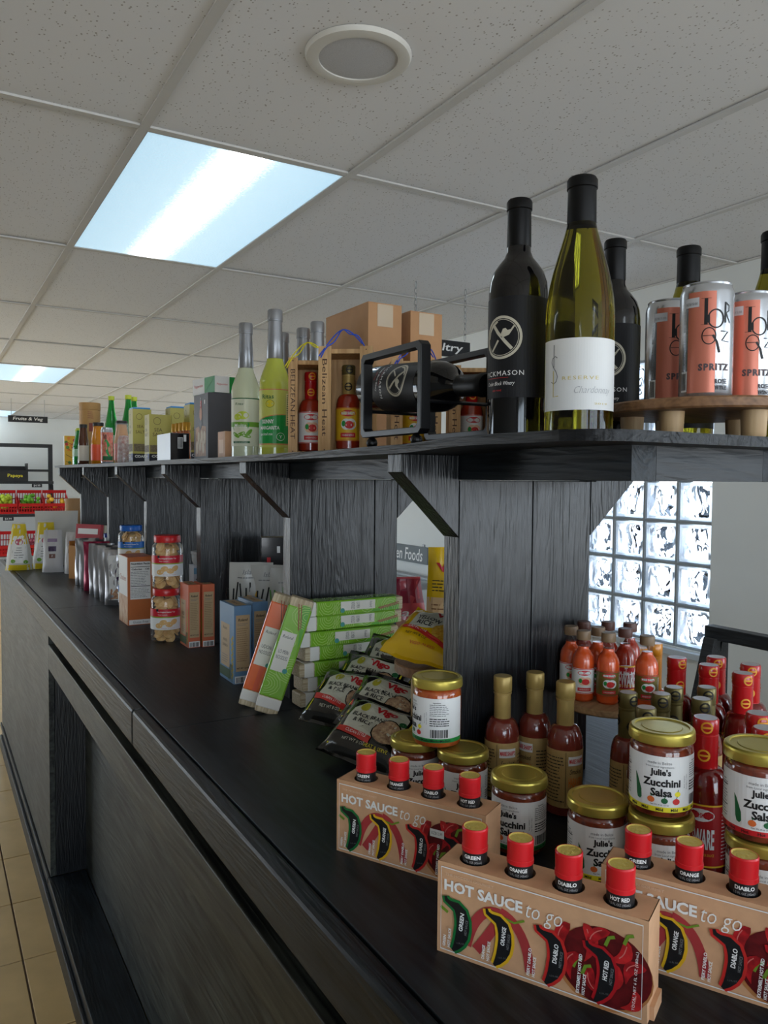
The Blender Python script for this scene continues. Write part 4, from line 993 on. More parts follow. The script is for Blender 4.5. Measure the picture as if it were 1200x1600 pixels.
crate(SH(.918,1.232), face_cam(.918,1.232,R(6)), 'wooden sauce crate seen between the wine holder and the upright bottle', 'Belizean Heat', w=.094, h=.172, sauce_kind='white', bottle_label='red-sleeved sauce bottle in the rearmost crate')
crate(SH(.950,1.100), face_cam(.95,1.1,R(4)), 'wooden sauce crate mostly hidden behind the upright black bottle', 'BELIZEAN HEAT', w=.080, h=.166, sauce_kind='white', bottle_label='sauce bottle in the crate hidden by the black bottle')
# cardboard boxes behind
CARD = M('corrugated_card', (186,140,98), .7, var=.04, vscale=25); TAPE = M('clear_packing_tape', (196,176,150), .18, coat=.6)
def cardbox(loc, w, d, h, label, rz=0):
    t = thing('cardboard_box', label, 'box', loc, rz, 'plain cardboard boxes')
    mb = MB(); mb.box(-w/2, w/2, -d/2, d/2, 0, h-.001, CARD); mb.build('carton', t, bevel=.001)
    for s in (-1, 1):
        mb = MB(); y0, y1 = sorted((s*.0008, s*d/2)); mb.box(-w/2, w/2, y0, y1, h-.0009, h+.0012, CARD); mb.build('flap', t)
    mb = MB(); mb.box(-.02, .02, -d/2-.0006, -d/2-.0001, h-.05, h-.0012, TAPE); mb.build('tape', t)
cardbox(SH(.883,1.612), .086, .21, .343, 'taller plain cardboard box behind the wooden crates')
cardbox(SH(.988,1.600), .086, .20, .334, 'plain cardboard box right beside the hanging poultry sign')

# ---- cartons
def carton(name, loc, w, d, h, label, cat, rz=0.0, group=None, body=None, front=None, side=None, lside=None, top=None, rot=None, bevel=.0008, extra=None):
    t = thing(name, label, cat, loc, rz, group, rot)
    mb = MB(); mb.box(-w/2, w/2, -d/2, d/2, 0, h, body); mb.build('carton', t, bevel=bevel)
    mb = MB()
    if front: front(mb, pfront(-d/2), w, h)
    if side: side(mb, pright(w/2), d, h)
    if lside: lside(mb, pleft(-w/2), d, h)
    if top: top(mb, ptop(h), w, d)
    if mb.f: mb.build('print', t)
    return t
SALTY = M('salt_tin_yellow', (186,176,92), .4, var=.04, vscale=20); NAVY = M('navy_print', (24,28,44), .4); BLUEL = M('blue_lid_plastic', (62,140,206), .35); SEABLUE = M('sea_blue_print', (38,78,168), .4)
def salt_front(mb, q, w, h):
    mb.prt(RING(-w*.15, h*.86, w*.16, .0012, 18), M('brown_print', (92,70,40), .5), q, 0); mb.prt(T('SEA', -w*.1, h*.68, w=w*.35), MATS['brown_print'], q, 0); mb.prt(T('SALT', -w*.1, h*.58, w=w*.5), MATS['brown_print'], q, 0)
    mb.prt(RC(-w*.46, h*.22, w*.46, h*.36), M('salt_grain_print', (120,106,80), .6, var=.3, vscale=200), q, 0); mb.prt(RC(-w/2, h*.03, w/2, h*.18), NAVY, q, 1); mb.prt(T('COARSE', 0, h*.13, w=w*.8, h=h*.05, bold=.03), WHT, q, 2); mb.prt(EL(w*.33,h*.13,w*.14,h*.06,12), SEABLUE, q, 2)
def salt_side(mb, q, d, h): mb.prt(RC(-d/2, 0, d/2, h), NAVY, q, 0); mb.prt(LINES(-d*.35, h*.3, d*.35, h*.8, 10, .3, 3), GRYINK, q, 1)
def salt_box(x, y, w, d, h, lab, lid=True, turn=0):
    t = carton('salt_box', SH(x, y), w, d, h, lab, 'box', R(turn), 'coarse salt boxes on the shelf', SALTY, salt_front, salt_side, salt_front)
    if lid: mb = MB(); mb.box(-w*.47, w*.47, -d*.47, d*.47, h, h+.006, BLUEL); mb.build('lid', t, bevel=.002)
salt_box(.640,2.760,.062,.062,.185,'blue-lidded yellow salt box at the left end of its row')
salt_box(.636,2.500,.070,.060,.150,'open-topped yellow salt box in front of the blue-lidded ones', False)
salt_box(.735,2.640,.062,.062,.185,'blue-lidded yellow salt box in the middle of the row')
salt_box(.735,2.420,.062,.062,.180,'blue-lidded yellow salt box right beside the grey gift box')
# black and silver box with gold-capped vials behind it
KBOX = M('black_gloss_carton', (16,16,19), .22, coat=.4); SILB = M('silver_foil_board', (176,178,182), .28, metal=.75, bump=.1, bscale=30)
def slv(mb, q, d, h): mb.prt(RC(-d/2, 0, d/2, h), SILB, q, 0)
def blkp(mb, q, w, h): mb.prt(RC(-w*.12, h*.45, w*.15, h*.85), WHT, q, 0); mb.prt(BAR(-w*.10, h*.47, w*.13, h*.83, 2), INK, q, 1); mb.prt(RC(w*.2,h*.7,w*.34,h*.95), WHT, q, 0)
carton('vial_gift_box', SH(.605,2.215), .052, .140, .076, 'small black box with a silver side and barcode', 'box', 0, None, KBOX, blkp, None, slv)
VIAL = M('amber_vial_glass', (186,96,40), .1, coat=.6)
for k in range(4):
    t = thing('gold_capped_vial', 'gold-capped vial, %s of four behind the black and silver box' % ('first','second','third','fourth')[k], 'bottle', SH(.648+.0016*k, 2.345-.033*k), 0, 'gold-capped vials')
    mb = MB(); mb.lathe([(0,0),(.0115,0),(.012,.002),(.012,.080),(.009,.086),(.009,.090),(0,.090)], VIAL, 18); mb.build('glass', t)
    mb = MB(); mb.lathe([(.0095,.0902),(.0118,.0902),(.0118,.112),(.0108,.114),(0,.114)], M('vial_gold', (190,140,50), .3, metal=.7), 18); mb.build('cap', t)
# grey gift carton with a cut-out window
GREYC = M('charcoal_carton', (84,84,90), .5, var=.03); BISC = M('biscuit_print', (170,130,100), .5, var=.25, vscale=60); CREAMW = M('cream_window_print', (206,190,164), .5)
def gift(mb, q, w, h):
    mb.prt(PG([(-w*.38,h*.06),(w*.36,h*.06),(w*.36,h*.50),(w*.10,h*.52),(-w*.02,h*.44),(-w*.12,h*.52),(-w*.38,h*.50)]), BISC, q, 0)
    for a, b in ((-.26,.2),(-.05,.24),(.18,.2),(-.14,.34),(.08,.36),(.26,.34)): mb.prt(EL(w*a, h*b, w*.08, h*.10, 10), CREAMW, q, 1)
    mb.prt(RC(-w*.03, h*.62, w*.06, h*.90), REDP, q, 1); mb.prt(EL(w*.01,h*.70,w*.09,h*.10,12), M('skin_tone_print', (200,140,110), .5), q, 2); mb.prt(T('dulce', 0, h*.88, w=w*.2, rot=R(90)), WHT, q, 2); mb.prt(PG([(-w*.1,h*.6),(w*.12,h*.6),(w*.0,h*.46)]), NAVY, q, 2)
    mb.prt(RC(w*.25, h*.84, w*.32, h*.90), WHT, q, 1)
carton('gift_carton', SH(.655,2.010), .066, .120, .172, 'charcoal gift carton with a picture window', 'box', 0, None, GREYC, None, None, gift)
def gtea(mb, q, w, h): mb.prt(RC(-w/2, 0, w*.05, h), WHT, q, 0); mb.prt(T('Peppermint', -w*.22, h*.5, w=w*.4), REDP, q, 1); mb.prt(PG([(w*.05,h*.9),(w*.5,h*.9),(w*.05,h*.1)]), LGRN, q, 1)
carton('tea_carton', SH(.668,2.020,.1735), .075, .130, .042, 'flat green and white tea carton lying on the grey gift carton', 'box', R(8), None, M('tea_green_carton', (26,140,70), .4), gtea, None, gtea)
carton('pink_gift_box', SH(.600,1.742), .026, .050, .062, 'little peach-coloured box at the foot of the mojito bottle', 'box', 0, None, M('peach_carton', (206,158,124), .5, var=.1, vscale=20), None, None, lambda mb, q, d, h: mb.prt(RC(-d*.3,h*.2,d*.3,h*.7), M('peach_light_print', (226,190,160), .5), q, 0))
# clear bag of sweets
CLB = clear_film('clear_bag_film', (.96,.96,.97), .12, .14); SWEET = M('pink_sweets', (176,120,116), .5, rgb2=(206,190,186), vscale=90)
t = thing('sweets_bag', 'clear bag of pale sweets standing beside the salt box', 'bag', SH(.618,2.905), R(-8))
mb = MB()
mb.lathe([(0,.002),(.020,.001),(.024,.01),(.023,.085),(.016,.10),(0,.102)], SWEET, 16); mb.build('sweets', t, kind='stuff')
mb = MB(); mb.grid(lambda u, v: ((u-.5)*.062, -.026*(1-v**3)*math.cos((u-.5)*2.6)**.6, v*.145), 10, 10, CLB); mb.grid(lambda u, v: ((u-.5)*.062, .026*(1-v**3)*math.cos((u-.5)*2.6)**.6, v*.145), 10, 10, CLB, True, True); mb.build('film', t)
# juice cans, juice bottles, water bottles, kraft tube, patterned carton at the far end
V8M = M('juice_can_print', (196,74,66), .35, rgb2=(216,150,120), vscale=60); 
t = thing('juice_can', 'red and green printed juice can in front of the orange juice bottles', 'can', SH(.598,3.110), 0)
mb = MB(); mb.lathe([(0,.004),(.018,.004),(.0205,0),(.0225,.008),(.0225,.128),(.020,.136),(.0205,.138),(.0185,.138),(.018,.134),(0,.134)], ALU, 26); mb.build('body', t)
mb = MB(); q = cyl(.0225); mb.prt(RC(-.05,.010,.05,.120,24,1), V8M, q, 0); mb.prt(EL(-.002,.06,.010,.034,14,.2), LGRN, q, 1); mb.prt(T('V8', -.012, .102, w=.013, h=.02, bold=.03), INK, q, 1); mb.prt(EL(.010,.095,.011,.016,12), M('peach_fruit_print', (232,130,110), .4), q, 1); mb.prt(RC(-.02,.014,.02,.030,8,1), GREENP, q, 1); mb.build('print', t)
JUI = M('orange_juice_in_glass', (206,130,26), .1, coat=.6); JCAP = M('black_twist_cap', (40,38,38), .4); JLB = M('orange_label_paper', (228,86,48), .4)
def juice(x, y, label, m=None, lb=None, hh=.178, r=.030):
    t = thing('juice_bottle', label, 'bottle', SH(x, y), face_cam(x, y), 'juice bottles at the far end of the shelf')
    mb = MB(); k = hh/.178; mb.lathe([(0,.002),(r*.9,0),(r,.004),(r,.085*k),(r*.93,.105*k),(r*.78,.135*k),(r*.68,.155*k),(r*.66,.165*k),(0,.165*k)], m or JUI, 26); mb.build('glass', t)
    mb = MB(); mb.lathe([(r*.70,.163*k),(r*.74,.164*k),(r*.74,hh-.002),(r*.70,hh),(0,hh)], JCAP, 24); mb.build('cap', t)
    mb = MB(); mb.prt(RC(-r*2, .018*k, r*2, .085*k, 20, 1), lb or JLB, cyl(r), 0); mb.prt(T('Juice', 0, .052*k, w=r), WHT, cyl(r), 1) if False else None; mb.build('label', t)
BRJ = M('brown_drink_glass', (84,50,36), .1, coat=.6)
juice(.632,3.470,'orange juice bottle with an orange label, nearest the shelf edge'); juice(.690,3.290,'second orange juice bottle behind the juice can'); juice(.592,3.590,'brown drink bottle between the green bottles and the orange juice', BRJ, M('ivory_label_paper', (206,200,186), .45), .175, .022)
WGR = M('green_water_glass', (24,150,60), .05, trans=.6, coat=.5); WCAP = M('yellow_green_cap', (196,206,60), .4); WLB = M('pale_green_label', (170,206,180), .4)
def water(x, y, h, r, label, grp):
    t = thing('green_bottle', label, 'bottle', SH(x, y), face_cam(x, y), grp); k = h/.30
    mb = MB(); mb.lathe([(0,.004*k),(r*.85,0),(r,.005*k),(r,.14*k),(r*.9,.17*k),(r*.6,.215*k),(r*.40,.255*k),(r*.33,.285*k),(0,.285*k)], WGR, 24); mb.build('glass', t)
    mb = MB(); mb.lathe([(r*.38,.28*k),(r*.42,.281*k),(r*.42,.298*k),(0,h)], WCAP, 18); mb.build('cap', t)
    mb = MB(); mb.prt(RC(-r*1.8, .16*k-.09*k, r*1.8, .13*k, 18, 1), WLB, cyl(r), 0); mb.build('label', t)
water(.735,3.720,.318,.033,'tall green water bottle with a yellow cap, the left one','tall green water bottles'); water(.745,3.420,.298,.033,'tall green water bottle with a yellow cap, the front right one','tall green water bottles'); water(.800,3.560,.305,.033,'tall green water bottle hidden behind the right one','tall green water bottles')
water(.600,3.800,.165,.021,'small green bottle next to the patterned carton','small green bottles'); water(.588,3.700,.165,.021,'small green bottle beside the brown drink bottle','small green bottles')
KT = M('kraft_tube_paper', (186,142,86), .6, var=.04, vscale=30)
t = thing('kraft_tube', 'tall kraft paper tube canister at the far end of the shelf', 'canister', SH(.690,4.000), face_cam(.69,4.0))
mb = MB(); mb.lathe([(0,0),(.047,0),(.048,.002),(.048,.268),(.0472,.2685)], KT, 36); mb.build('tube', t)
mb = MB(); mb.lathe([(.0485,.269),(.0490,.270),(.0490,.302),(.0478,.304),(.046,.304),(.045,.301),(0,.301)], KT, 36); mb.build('lid', t)
mb = MB(); q = cyl(.048); mb.prt(RC(-.004,.165,.012,.205,4,1), M('maroon_print', (140,60,50), .5), q, 0); mb.prt(RC(-.052,.15,-.042,.18,3,1), MATS['maroon_print'], q, 0); mb.prt(LINES(-.01,.225,.018,.262,4,.25,2), MATS['maroon_print'], q, 0)
for k in range(14): a = -.05+.0075*k; mb.prt(ST([(a,.085),(a+.004*math.sin(k*2.3),.105+.012*math.sin(k*1.7)),(a+.008*math.sin(k),.125+.016*math.cos(k*1.3))], .0014), M('vine_print', (120,104,60), .6), q, 0)
mb.build('print', t)
def patt(mb, q, w, h):
    rnd = random.Random(3)
    for k in range(12): a, b = rnd.uniform(-.4,.4)*w, rnd.uniform(.08,.92)*h; mb.prt(EL(a, b, w*.12, h*.05, 10, rnd.uniform(0,3)), M('fruit_%s_print' % ('orange','red','leaf')[k % 3], ((240,140,30),(206,50,36),(90,140,40))[k % 3], .45), q, k)
    for k in range(4): mb.prt(ST([(-w*.4,h*(.15+.22*k)),(0,h*(.05+.22*k)),(w*.4,h*(.2+.22*k))], .0018), M('vine_brown_print', (110,60,30), .5), q, 13+k)
carton('patterned_carton', SH(.605,4.000), .066, .045, .142, 'yellow and orange patterned drink carton at the far shelf end', 'carton', face_cam(.605,4.0,R(5)), None, M('sunny_carton', (232,178,40), .42), patt, None, lambda mb, q, d, h: mb.prt(RC(-d/2,0,d/2,h), WHT, q, 0))
# ================================================================ DRY GOODS ON THE COUNTER
def pouch(name, loc, rz, w, h, d, label, cat, body, group=None, art=None, gusset=None, rot=None, wob=.003, seed=1, topw=1.0, nu=14, nv=18):
    """stand-up pouch: fat foot, flat sealed top"""
    t = thing(name, label, cat, loc, rz, group, rot); rnd = random.Random(seed); ph = [rnd.uniform(0, 6) for _ in range(6)]
    def surf(u, v, s, o=0.0):
        x = u*w/2*(1-(1-topw)*v-.03*math.sin(v*7+ph[0]))
        th = d/2*(max(0.0, 1-abs(u)**2.4))**.7*max(0.0, 1-v)**.55*min(1, .55+v*3)
        y = s*(th+.0012)+wob*math.sin(u*4+ph[1]+v*9)*v+wob*.7*math.sin(u*9+ph[2])*math.sin(v*14+ph[3])*(1-abs(u)**4)
        return (x, y+s*o, v*h)
    mb = MB(); mb.grid(lambda a, b: surf(2*a-1, b, -1), nu, nv, body); mb.grid(lambda a, b: surf(2*a-1, b, 1), nu, nv, body, True, True)
    n = nu+1; vv = [surf(2*i/nu-1, 0, -1) for i in range(n)]+[surf(2*i/nu-1, 0, 1) for i in range(n)]
    mb.add(vv, [(i, n+i, n+i+1, i+1) for i in range(nu)], body); vv = [surf(2*i/nu-1, 1, -1) for i in range(n)]+[surf(2*i/nu-1, 1, 1) for i in range(n)]
    mb.add(vv, [(i, i+1, n+i+1, n+i) for i in range(nu)], body)
    for s in (-1, 1):
        vv = [surf(s, j/nv, -1) for j in range(nv+1)]+[surf(s, j/nv, 1) for j in range(nv+1)]
        fs = [(j, j+1, nv+2+j, nv+1+j) for j in range(nv)]; mb.add(vv, fs if s < 0 else [f[::-1] for f in fs], body)
    mb.build('pouch', t)
    if art:
        mb = MB(); q = lambda u, v, o: surf(max(-1, min(1, u*2/w)), max(0, min(1, v/h)), -1, o+.0006)
        art(mb, q, w, h); mb.build('print', t)
    return t
def pillow(name, loc, rot, w, h, th, label, cat, body, group=None, art=None, seed=1, edge=None, crink=.0022, roll=0.0):
    """flat sealed bag, front -Y, local base at its centre"""
    t = thing(name, label, cat, loc, 0, group, rot); rnd = random.Random(seed); ph = [rnd.uniform(0, 6) for _ in range(6)]
    t.rotation_mode = 'YXZ'; t.rotation_euler = (rot[0], roll, rot[2])
    def surf(u, v, s, o=0.0):
        k = max(0.0, (1-abs(u)**3.2))*max(0.0, (1-min(1, abs(v)/.9)**3.5))
        y = s*(th/2*k**.62+.0007)+crink*(math.sin(u*5+ph[0]+v*3)*math.sin(v*6+ph[1])+.5*math.sin(u*13+ph[2])*math.sin(v*11+ph[3]))+.006*math.sin(u*2.2+ph[4])*abs(v)**3
        return (u*w/2*(1-.03*(1-abs(v)**4)), y+s*o, v*h/2)
    nu, nv = 20, 20
    mb = MB(); mb.grid(lambda a, b: surf(2*a-1, 2*b-1, -1), nu, nv, body); mb.grid(lambda a, b: surf(2*a-1, 2*b-1, 1), nu, nv, body, True, True)
    for (fu, rev) in ((lambda k, s: surf(2*k-1, -1, s), False), (lambda k, s: surf(2*k-1, 1, s), True), (lambda k, s: surf(-1, 2*k-1, s), True), (lambda k, s: surf(1, 2*k-1, s), False)):
        vv = [fu(i/nu, -1) for i in range(nu+1)]+[fu(i/nu, 1) for i in range(nu+1)]; fs = [(i, nu+1+i, nu+2+i, i+1) for i in range(nu)]
        mb.add(vv, [f[::-1] for f in fs] if rev else fs, edge or body)
    mb.build('bag', t)
    if art:
        mb = MB(); q = lambda u, v, o: surf(max(-1, min(1, u*2/w)), max(-1, min(1, v*2/h)), -1, o+.0006)
        art(mb, q, w*.88, h*.86); mb.build('print', t)
    return t
def sub(shape, n=2):
    """split big print faces so they follow a curved bag"""
    v, f = list(shape[0]), list(shape[1])
    for _ in range(n):
        nf = []
        for fc in f:
            c = (sum(v[i][0] for i in fc)/len(fc), sum(v[i][1] for i in fc)/len(fc)); ci = len(v); v.append(c); m = []
            for i in range(len(fc)):
                a, b = fc[i], fc[(i+1) % len(fc)]; v.append(((v[a][0]+v[b][0])/2, (v[a][1]+v[b][1])/2)); m.append(len(v)-1)
            for i in range(len(fc)): nf.append((fc[i], m[i], ci, m[i-1]))
        f = nf
    return v, f
BLKF = M('black_gloss_film', (15,15,13), .20, coat=.5); YLF = M('yellow_gloss_film', (222,178,20), .24, coat=.4); VRED = M('bean_red_print', (188,28,38), .4); BEANS = M('bean_dish_print', (150,112,88), .5, rgb2=(206,176,140), vscale=160); PANW = M('film_white_print', (206,206,190), .3)
RICEP = M('yellow_rice_print', (206,150,40), .5, rgb2=(228,190,80), vscale=200)
def rice_art(black=True):
    def art(mb, q, w, h):
        if black:
            mb.prt(sub(PG([(-w*.40,h*.26),(-w*.26,h*.40),(w*.30,h*.40),(w*.42,h*.30),(w*.42,-h*.10),(w*.1,-h*.20),(-w*.40,-h*.10)]), 3), PANW, q, 0)
            mb.prt(sub(EL(w*.24, -h*.04, w*.21, h*.22, 14), 1), BLKF, q, 1); mb.prt(sub(EL(w*.24, -h*.04, w*.19, h*.20, 14), 1), BEANS, q, 2)
            mb.prt(EL(-w*.24, h*.30, w*.07, h*.08, 12), M('lime_badge_print', (176,170,40), .4), q, 1); mb.prt(EL(w*.38, h*.18, w*.05, h*.05, 10), GREENP, q, 1)
            mb.prt(T('Vigo', w*.08, h*.29, w=w*.34, h=h*.17, bold=.05, shear=-.1), VRED, q, 2)
            mb.prt(T('BLACK BEANS', -w*.10, h*.135, w=w*.50, h=h*.075, bold=.02), INK, q, 2); mb.prt(T('& RICE', -w*.16, h*.035, w=w*.28, h=h*.075, bold=.02), INK, q, 2)
            mb.prt(sub(PG([(-w*.46,-h*.10),(-w*.2,-h*.13),(w*.1,-h*.20),(w*.1,-h*.31),(-w*.2,-h*.24),(-w*.46,-h*.20)]), 2), M('ribbon_red_print', (206,52,44), .4), q, 3)
            mb.prt(T('CUBAN STYLE', -w*.14, -h*.185, w=w*.34, h=h*.05, rot=-.10), WHT, q, 4); mb.prt(T('NET WT 8 OZ', -w*.12, -h*.32, w=w*.34, h=h*.05), PANW, q, 2)
            mb.prt(T('HEAT & SERVE', w*.22, -h*.33, w=w*.34, h=h*.05), YELP, q, 2)
            mb.prt(ST([(w*.47,h*.42),(w*.46,0),(w*.47,-h*.44)], .0030), YELP, q, 2); mb.prt(ST([(-w*.47,h*.2),(-w*.47,-h*.44)], .0026), YELP, q, 2)
        else:
            mb.prt(sub(PG([(-w*.40,h*.26),(-w*.2,h*.42),(w*.42,h*.40),(w*.42,h*.02),(w*.1,h*.02),(-w*.40,-h*.10)]), 3), PANW, q, 0)
            mb.prt(sub(EL(w*.18, -h*.02, w*.24, h*.20, 14), 1), RICEP, q, 1); mb.prt(EL(w*.16, h*.05, w*.05, h*.04, 8), GREENP, q, 2)
            mb.prt(T('Vigo', w*.02, h*.30, w=w*.36, h=h*.16, bold=.05, shear=-.1), VRED, q, 2); mb.prt(T('YELLOW', -w*.18, h*.15, w=w*.34, h=h*.09, bold=.02), INK, q, 2); mb.prt(T('RICE', -w*.20, h*.04, w=w*.22, h=h*.09, bold=.02), INK, q, 2)
            mb.prt(sub(PG([(-w*.46,-h*.06),(-w*.1,-h*.10),(w*.3,-h*.28),(w*.3,-h*.36),(-w*.1,-h*.19),(-w*.46,-h*.15)]), 2), MATS['ribbon_red_print'], q, 3); mb.prt(T('SAFFRON', -w*.24, -h*.11, w=w*.26, h=h*.045), WHT, q, 4)
            mb.prt(T('NET WT 8 OZ', -w*.2, -h*.24, w=w*.3, h=h*.045), INK, q, 2); mb.prt(T('VIGO ALESSI', -w*.05, -h*.37, w=w*.36, h=h*.04), VRED, q, 2)
    return art
RW, RH, RT = .150, .128, .040
for k, (x, y, z, tilt, rz, lab) in enumerate([
    (.672,1.272,.050,-52,-52,'black rice bag lying in front of the noodle stack, left of its pile'),
    (.630,1.100,.042,-58,-55,'nearest black rice bag, its front corner toward the gift boxes'),
    (.738,1.305,.066,-48,-50,'black rice bag tilted behind the left front bag'),
    (.690,1.165,.060,-54,-54,'black rice bag behind the nearest one, half covered'),
    (.800,1.315,.092,-44,-48,'rear black rice bag with its red brand showing beside the jar')]):
    pillow('rice_bag', at_c(x, y, z), (R(tilt), 0, R(rz)), RW, RH, RT, lab, 'bag', BLKF, 'black bean and rice bags', rice_art(True), seed=k+3, roll=R(9))
# tall round stand with the yellow rice bag
stand(at_c(.745, 1.070), .082, .158, .017, .010, 'tall brown round stand under the yellow rice bag', PLYB, 3, .55, R(40))
pillow('yellow_rice_bag', at_c(.728, 1.062, .196), (R(-60), 0, R(-40)), .150, .125, .044, 'yellow rice bag lying on the round stand by the upright', 'bag', YLF, None, rice_art(False), seed=11, roll=R(24))
PINKF = M('pink_gloss_film', (206,84,96), .25, coat=.4); MAROON = M('maroon_gloss_print', (150,28,56), .3)
def pink_art(mb, q, w, h):
    mb.prt(sub(RC(-w*.5,h*.72,w*.5,h*.98,8,2),0), MAROON, q, 0); mb.prt(sub(EL(w*.1,h*.35,w*.36,h*.2,16),1), M('ham_print', (190,130,110), .5, rgb2=(216,160,130), vscale=60), q, 0); mb.prt(T('Salsa', -w*.05, h*.62, w=w*.6, h=h*.08, shear=.2), WHT, q, 1); mb.prt(T('Roll', w*.1, h*.48, w=w*.4, h=h*.07), INK, q, 1) if False else None; mb.prt(LINES(-w*.42,h*.45,-w*.1,h*.7,5,.3,2), WHT, q, 1)
pouch('pink_snack_bag', at_c(.975,1.620), R(-25), .190, .225, .050, 'pink snack bag seen between the noodle stack and the upright', 'bag', PINKF, None, pink_art, topw=.75, seed=4)
def tall_y(mb, q, w, h):
    mb.prt(sub(RC(-w*.5,h*.12,w*.5,h*.62,8,6),0), M('peach_back_print', (214,176,130), .4), q, 0); mb.prt(T('Vigo', 0, h*.84, w=w*.66, h=h*.09, bold=.05, shear=-.1), VRED, q, 1); mb.prt(LINES(-w*.4,h*.66,w*.4,h*.76,4,.3,2), INK, q, 1); mb.prt(LINES(-w*.4,h*.2,w*.4,h*.58,12,.3,5), M('brown_small_print', (130,84,50), .5), q, 1)
pouch('yellow_seasoning_bag', at_c(1.050,1.480), R(-32), .110, .305, .045, 'tall yellow bag with red brand standing behind the upright', 'bag', YLF, None, tall_y, seed=8)

# ---- noodle packets
NOOD = M('dry_noodles', (206,190,160), .55, rgb2=(170,150,118), vscale=260, stretch=(1,1,.05)); NEND = M('noodle_end_band', (222,218,210), .35)
GRW = M('green_noodle_wrapper', (122,176,42), .26, coat=.4); ORW = M('orange_noodle_wrapper', (222,98,38), .26, coat=.4); WAVE = M('pale_wave_print', (176,206,110), .35); GRD = M('deep_green_print', (76,158,28), .3); LABN = M('noodle_label_print', (216,212,200), .4)
def noodles(loc, rot, label, color='green', group='noodle packets', w=.047, d=.030, mode='XYZ', full=True):
    t = thing('noodle_packet', label, 'packet', loc, 0, group); t.rotation_mode = mode; t.rotation_euler = rot
    H = .238
    mb = MB(); mb.box(-w/2+.0012, w/2-.0012, -d/2+.0012, d/2-.0012, .001, H-.001, NOOD); mb.build('noodles', t, bevel=.003)
    body = GRW if color == 'green' else ORW
    mb = MB(); mb.box(-w/2, w/2, -d/2, d/2, .034, H-.018, body); mb.build('wrapper', t, bevel=.003)
    mb = MB(); mb.box(-w/2+.0004, w/2-.0004, -d/2+.0004, d/2-.0004, .012, .0338, NEND); mb.build('end_band', t, bevel=.002)
    mb = MB()
    for q, ww in ((pfront(-d/2), w), (pleft(-w/2), d), (pright(w/2), d)):
        if color == 'green':
            mb.prt(PG([(ww*.05,.226),(ww*.42,.226),(ww*.42,.14),(ww*.2,.19)]), GRD, q, 0)
            for c0, s0 in ((-ww*.4,.060),(ww*.45,.095),(-ww*.35,.150),(ww*.4,.205)):
                for k in range(5):
                    rr = .008+.0055*k; pts = []
                    for i in range(13):
                        a = i/12*math.pi*2; px, py = c0+rr*math.cos(a), s0+rr*.8*math.sin(a)
                        if abs(px) < ww*.47 and .037 < py < .229: pts.append((px, py))
                        else:
                            if len(pts) > 1: mb.prt(ST(pts, .0011), WAVE, q, 1)
                            pts = []
                    if len(pts) > 1: mb.prt(ST(pts, .0011), WAVE, q, 1)
        else: mb.prt(RC(-ww*.1,.036,ww*.1,.09), M('orange_dark_print', (206,76,28), .35), q, 0)
    q = pfront(-d/2)
    mb.prt(RC(-w*.40,.088,w*.22,.168), LABN, q, 3); mb.prt(T('Roland', -w*.10, .158, w=w*.44, h=.006, shear=.2), INK, q, 4); mb.prt(T('LO MEIN' if color == 'green' else 'UDON', -w*.09, .128, w=w*.42, h=.0075), INK, q, 4); mb.prt(T('NOODLES', -w*.09, .116, w=w*.48, h=.0075), INK, q, 4); mb.prt(EL(w*.20,.092,.005,.005,12), M('organic_seal_print', (60,140,130), .5), q, 5)
    mb.prt(ST([(-w*.1,.226),(w*.22,.176)], .0022), M('chopstick_print', (150,84,60), .5), q, 2); mb.prt(ST([(w*.02,.226),(w*.28,.180)], .0018), MATS['chopstick_print'], q, 2)
    mb.build('print', t)
    return t
names = ('bottom', 'second', 'third', 'fourth', 'fifth', 'sixth', 'topmost')
for k in range(7):
    dx = (.0, .006, -.004, .010, -.012, .004, .000)[k]; dy = (.0, .004, -.003, .003, .0, .004, -.002)[k]
    noodles(at_c(.640+dx, 1.440+dy, .0155+.0305*k), (0, R(90), R((0,1.5,-1,2,-2,.5,-1)[k])), 'green noodle packet lying %s in the stack' % ('at the bottom' if k == 0 else names[k]+(' from below' if k < 6 else '')), w=.030, d=.047)
noodles(at_c(.572, 1.432, .0), (0, R(18), R(-24)), 'green noodle packet leaning upright against the stack', 'green', w=.048, d=.030, mode='XYZ')
noodles(at_c(.560, 1.490, .0), (0, R(18), R(-24)), 'orange noodle packet leaning behind the upright green one', 'orange', w=.048, d=.030, mode='XYZ')

# ---- grain cartons facing the aisle
BLUC = M('blue_carton', (106,142,176), .42, var=.05, vscale=14); ORC = M('salmon_carton', (210,108,74), .42, var=.05, vscale=14); KPAN = M('tan_panel_print', (190,162,124), .5); GRAIN = M('grain_ear_print', (176,156,56), .5); LEAFD = M('dark_leaf_print', (60,84,50), .5)
def grain_front(txt):
    def f(mb, q, w, h):
        mb.prt(RC(-w*.40,h*.18,w*.20,h*.74), KPAN, q, 0); mb.prt(T('Roland', -w*.1, h*.68, w=w*.26), INK, q, 1); mb.prt(T(txt[0], -w*.1, h*.52, w=w*.28), INK, q, 1); mb.prt(T(txt[1], -w*.1, h*.45, w=w*.34), INK, q, 1); mb.prt(LINES(-w*.3,h*.22,w*.1,h*.34,4,.3,3), GRYINK, q, 1); mb.prt(RC(-w*.5,h*.04,w*.25,h*.16), LEAFD, q, 0)
        for k in range(16): a = h*(.08+.034*k); mb.prt(EL(w*(.36+.06*(k % 2)), a, w*.055, h*.022, 8, R(50 if k % 2 else 120)), GRAIN, q, 1)
        for k in range(5): mb.prt(ST([(w*(.1+.08*k),h*.02),(w*(.16+.06*k),h*.14),(w*(.26+.04*k),h*.24)], .0022), LEAFD, q, 1)
    return f
